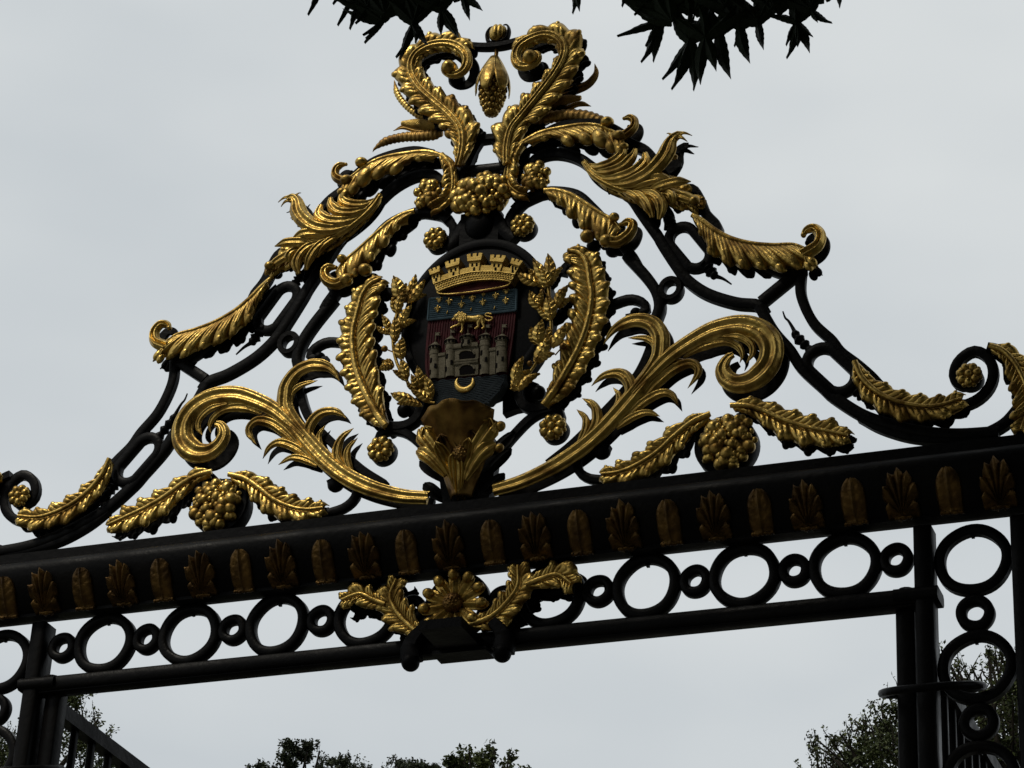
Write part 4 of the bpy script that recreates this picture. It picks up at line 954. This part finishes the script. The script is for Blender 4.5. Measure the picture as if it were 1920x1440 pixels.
def sprays(hubs, tips, y):
    rnd = random.Random(11); mb = MB(); H2 = [np.array(P(a, b, y)[[0,2]]) for a, b in hubs]; per = [[] for _ in hubs]
    for a, b in tips:
        k = min(range(len(hubs)), key=lambda i: math.hypot(hubs[i][0]-a, hubs[i][1]-b)+ (0 if hubs[i][1] < b-25 else 40)); per[k].append(P(a, b, y)[[0,2]])
    for h, ts in zip(H2, per):
        yy = y+rnd.uniform(-.012,.012); ts = list(ts)
        for k in range(8):
            a = rnd.uniform(.35, PI-.35); L = rnd.uniform(.10,.17); ts.append(h+L*np.array([math.cos(a), math.sin(a)]))
        palm(mb, h, ts, yy, rnd)
        p0 = Vector((h[0], yy, h[1])); mb.tube3([p0, p0+Vector((rnd.uniform(-.05,.05), .02, .12)), p0+Vector((rnd.uniform(-.08,.08), .02, .25))], .003, 6)
    return mb
tl = px('T2', [(70,120),(350,200),(510,295),(590,270),(640,350),(665,380),(675,455),(965,565),(1020,605),(1190,470),(1195,370),(1275,450),(1285,440),(1440,380),(1615,400),(1575,360),(1710,205),(1690,170),(1855,130),(340,40),(410,10),(560,180)])
tr_ = [(1060+a/3.5556, b/3.5556) for a, b in ((35,70),(90,70),(385,60),(470,120),(350,250),(495,400),(575,395),(600,300),(630,500),(703,590),(742,500),(770,430),(840,580),(908,580),(1018,500),(1095,510),(1240,440),(1185,330),(1320,330),(1300,290),(1460,360),(1455,270),(1550,320),(1622,340),(1540,260),(1645,230),(1690,165),(1778,150),(1830,60),(1120,300),(540,320))]
YB = -3.0
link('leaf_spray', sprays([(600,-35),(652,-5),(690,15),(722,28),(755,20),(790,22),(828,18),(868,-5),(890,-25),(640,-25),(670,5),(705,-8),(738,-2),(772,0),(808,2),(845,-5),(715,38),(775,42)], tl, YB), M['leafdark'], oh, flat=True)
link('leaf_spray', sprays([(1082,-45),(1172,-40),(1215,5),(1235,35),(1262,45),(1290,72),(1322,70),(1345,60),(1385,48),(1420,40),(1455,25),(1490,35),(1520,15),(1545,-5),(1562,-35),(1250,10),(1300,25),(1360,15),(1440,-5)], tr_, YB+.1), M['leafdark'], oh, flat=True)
def out_of_view(q):
    d = RW @ (np.array(q)-CAM)
    if d[1] < .3: return True
    u, v = 960+FPX*d[0]/d[1], 720-FPX*d[2]/d[1]
    return v < -60 or u < -200 or u > 2120 or v > 1640
rnd = random.Random(21); bk = MB(); fo = MB()
bk.tube3([(8.5,-7,0),(8.3,-6.9,3),(7.9,-6.8,6),(7.2,-6.6,9),(6.6,-6.6,12)], [.34,.28,.22,.16,.06], 12)
a0 = P(1380, -150, YB+.1); a1 = P(770, -160, YB)
bk.tube3([(8.0,-6.8,5.6), (6.0,-6.0,7.6), (3.6,-4.6,8.4), tuple(a0+np.array([.6,-.4,.5])), tuple(a0), tuple((a0+a1)/2+np.array([0,0,.12])), tuple(a1), tuple(a1-np.array([.3,0,.0]))], [.14,.11,.08,.05,.03,.022,.014,.008], 8)
for a, b in (((7.7,-6.8,7.2),(5.2,-9.5,9.5)), ((7.4,-6.7,8.5),(9.8,-10.5,11)), ((7.0,-6.6,9.8),(3.5,-8.2,11.2)), ((6.8,-6.6,10.5),(8.8,-4.5,12.5)), ((7.6,-6.7,7.6),(10.4,-6.0,9.6))):
    a, b = Vector(a), Vector(b); bk.tube3([a, a.lerp(b,.5)+Vector((0,0,.3)), b], [.10,.07,.03], 8)
for k in range(1900):  # unseen foliage spread and thickened to keep sun and sky off the right side
    c = np.array([rnd.uniform(-4.5,17), rnd.uniform(-18,-.3), rnd.uniform(5.5,19)])
    e = ((c[0]-6.2)/10.2)**2+((c[1]+8.7)/8.6)**2+((c[2]-12)/6.8)**2
    if e < 1: leafgeo(fo, c, 1.0, 60, .38, rnd, .6, out_of_view)
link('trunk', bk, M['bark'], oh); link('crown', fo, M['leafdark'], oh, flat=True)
for o in list(COL.objects):
    if '_w' in o: del o['_w']
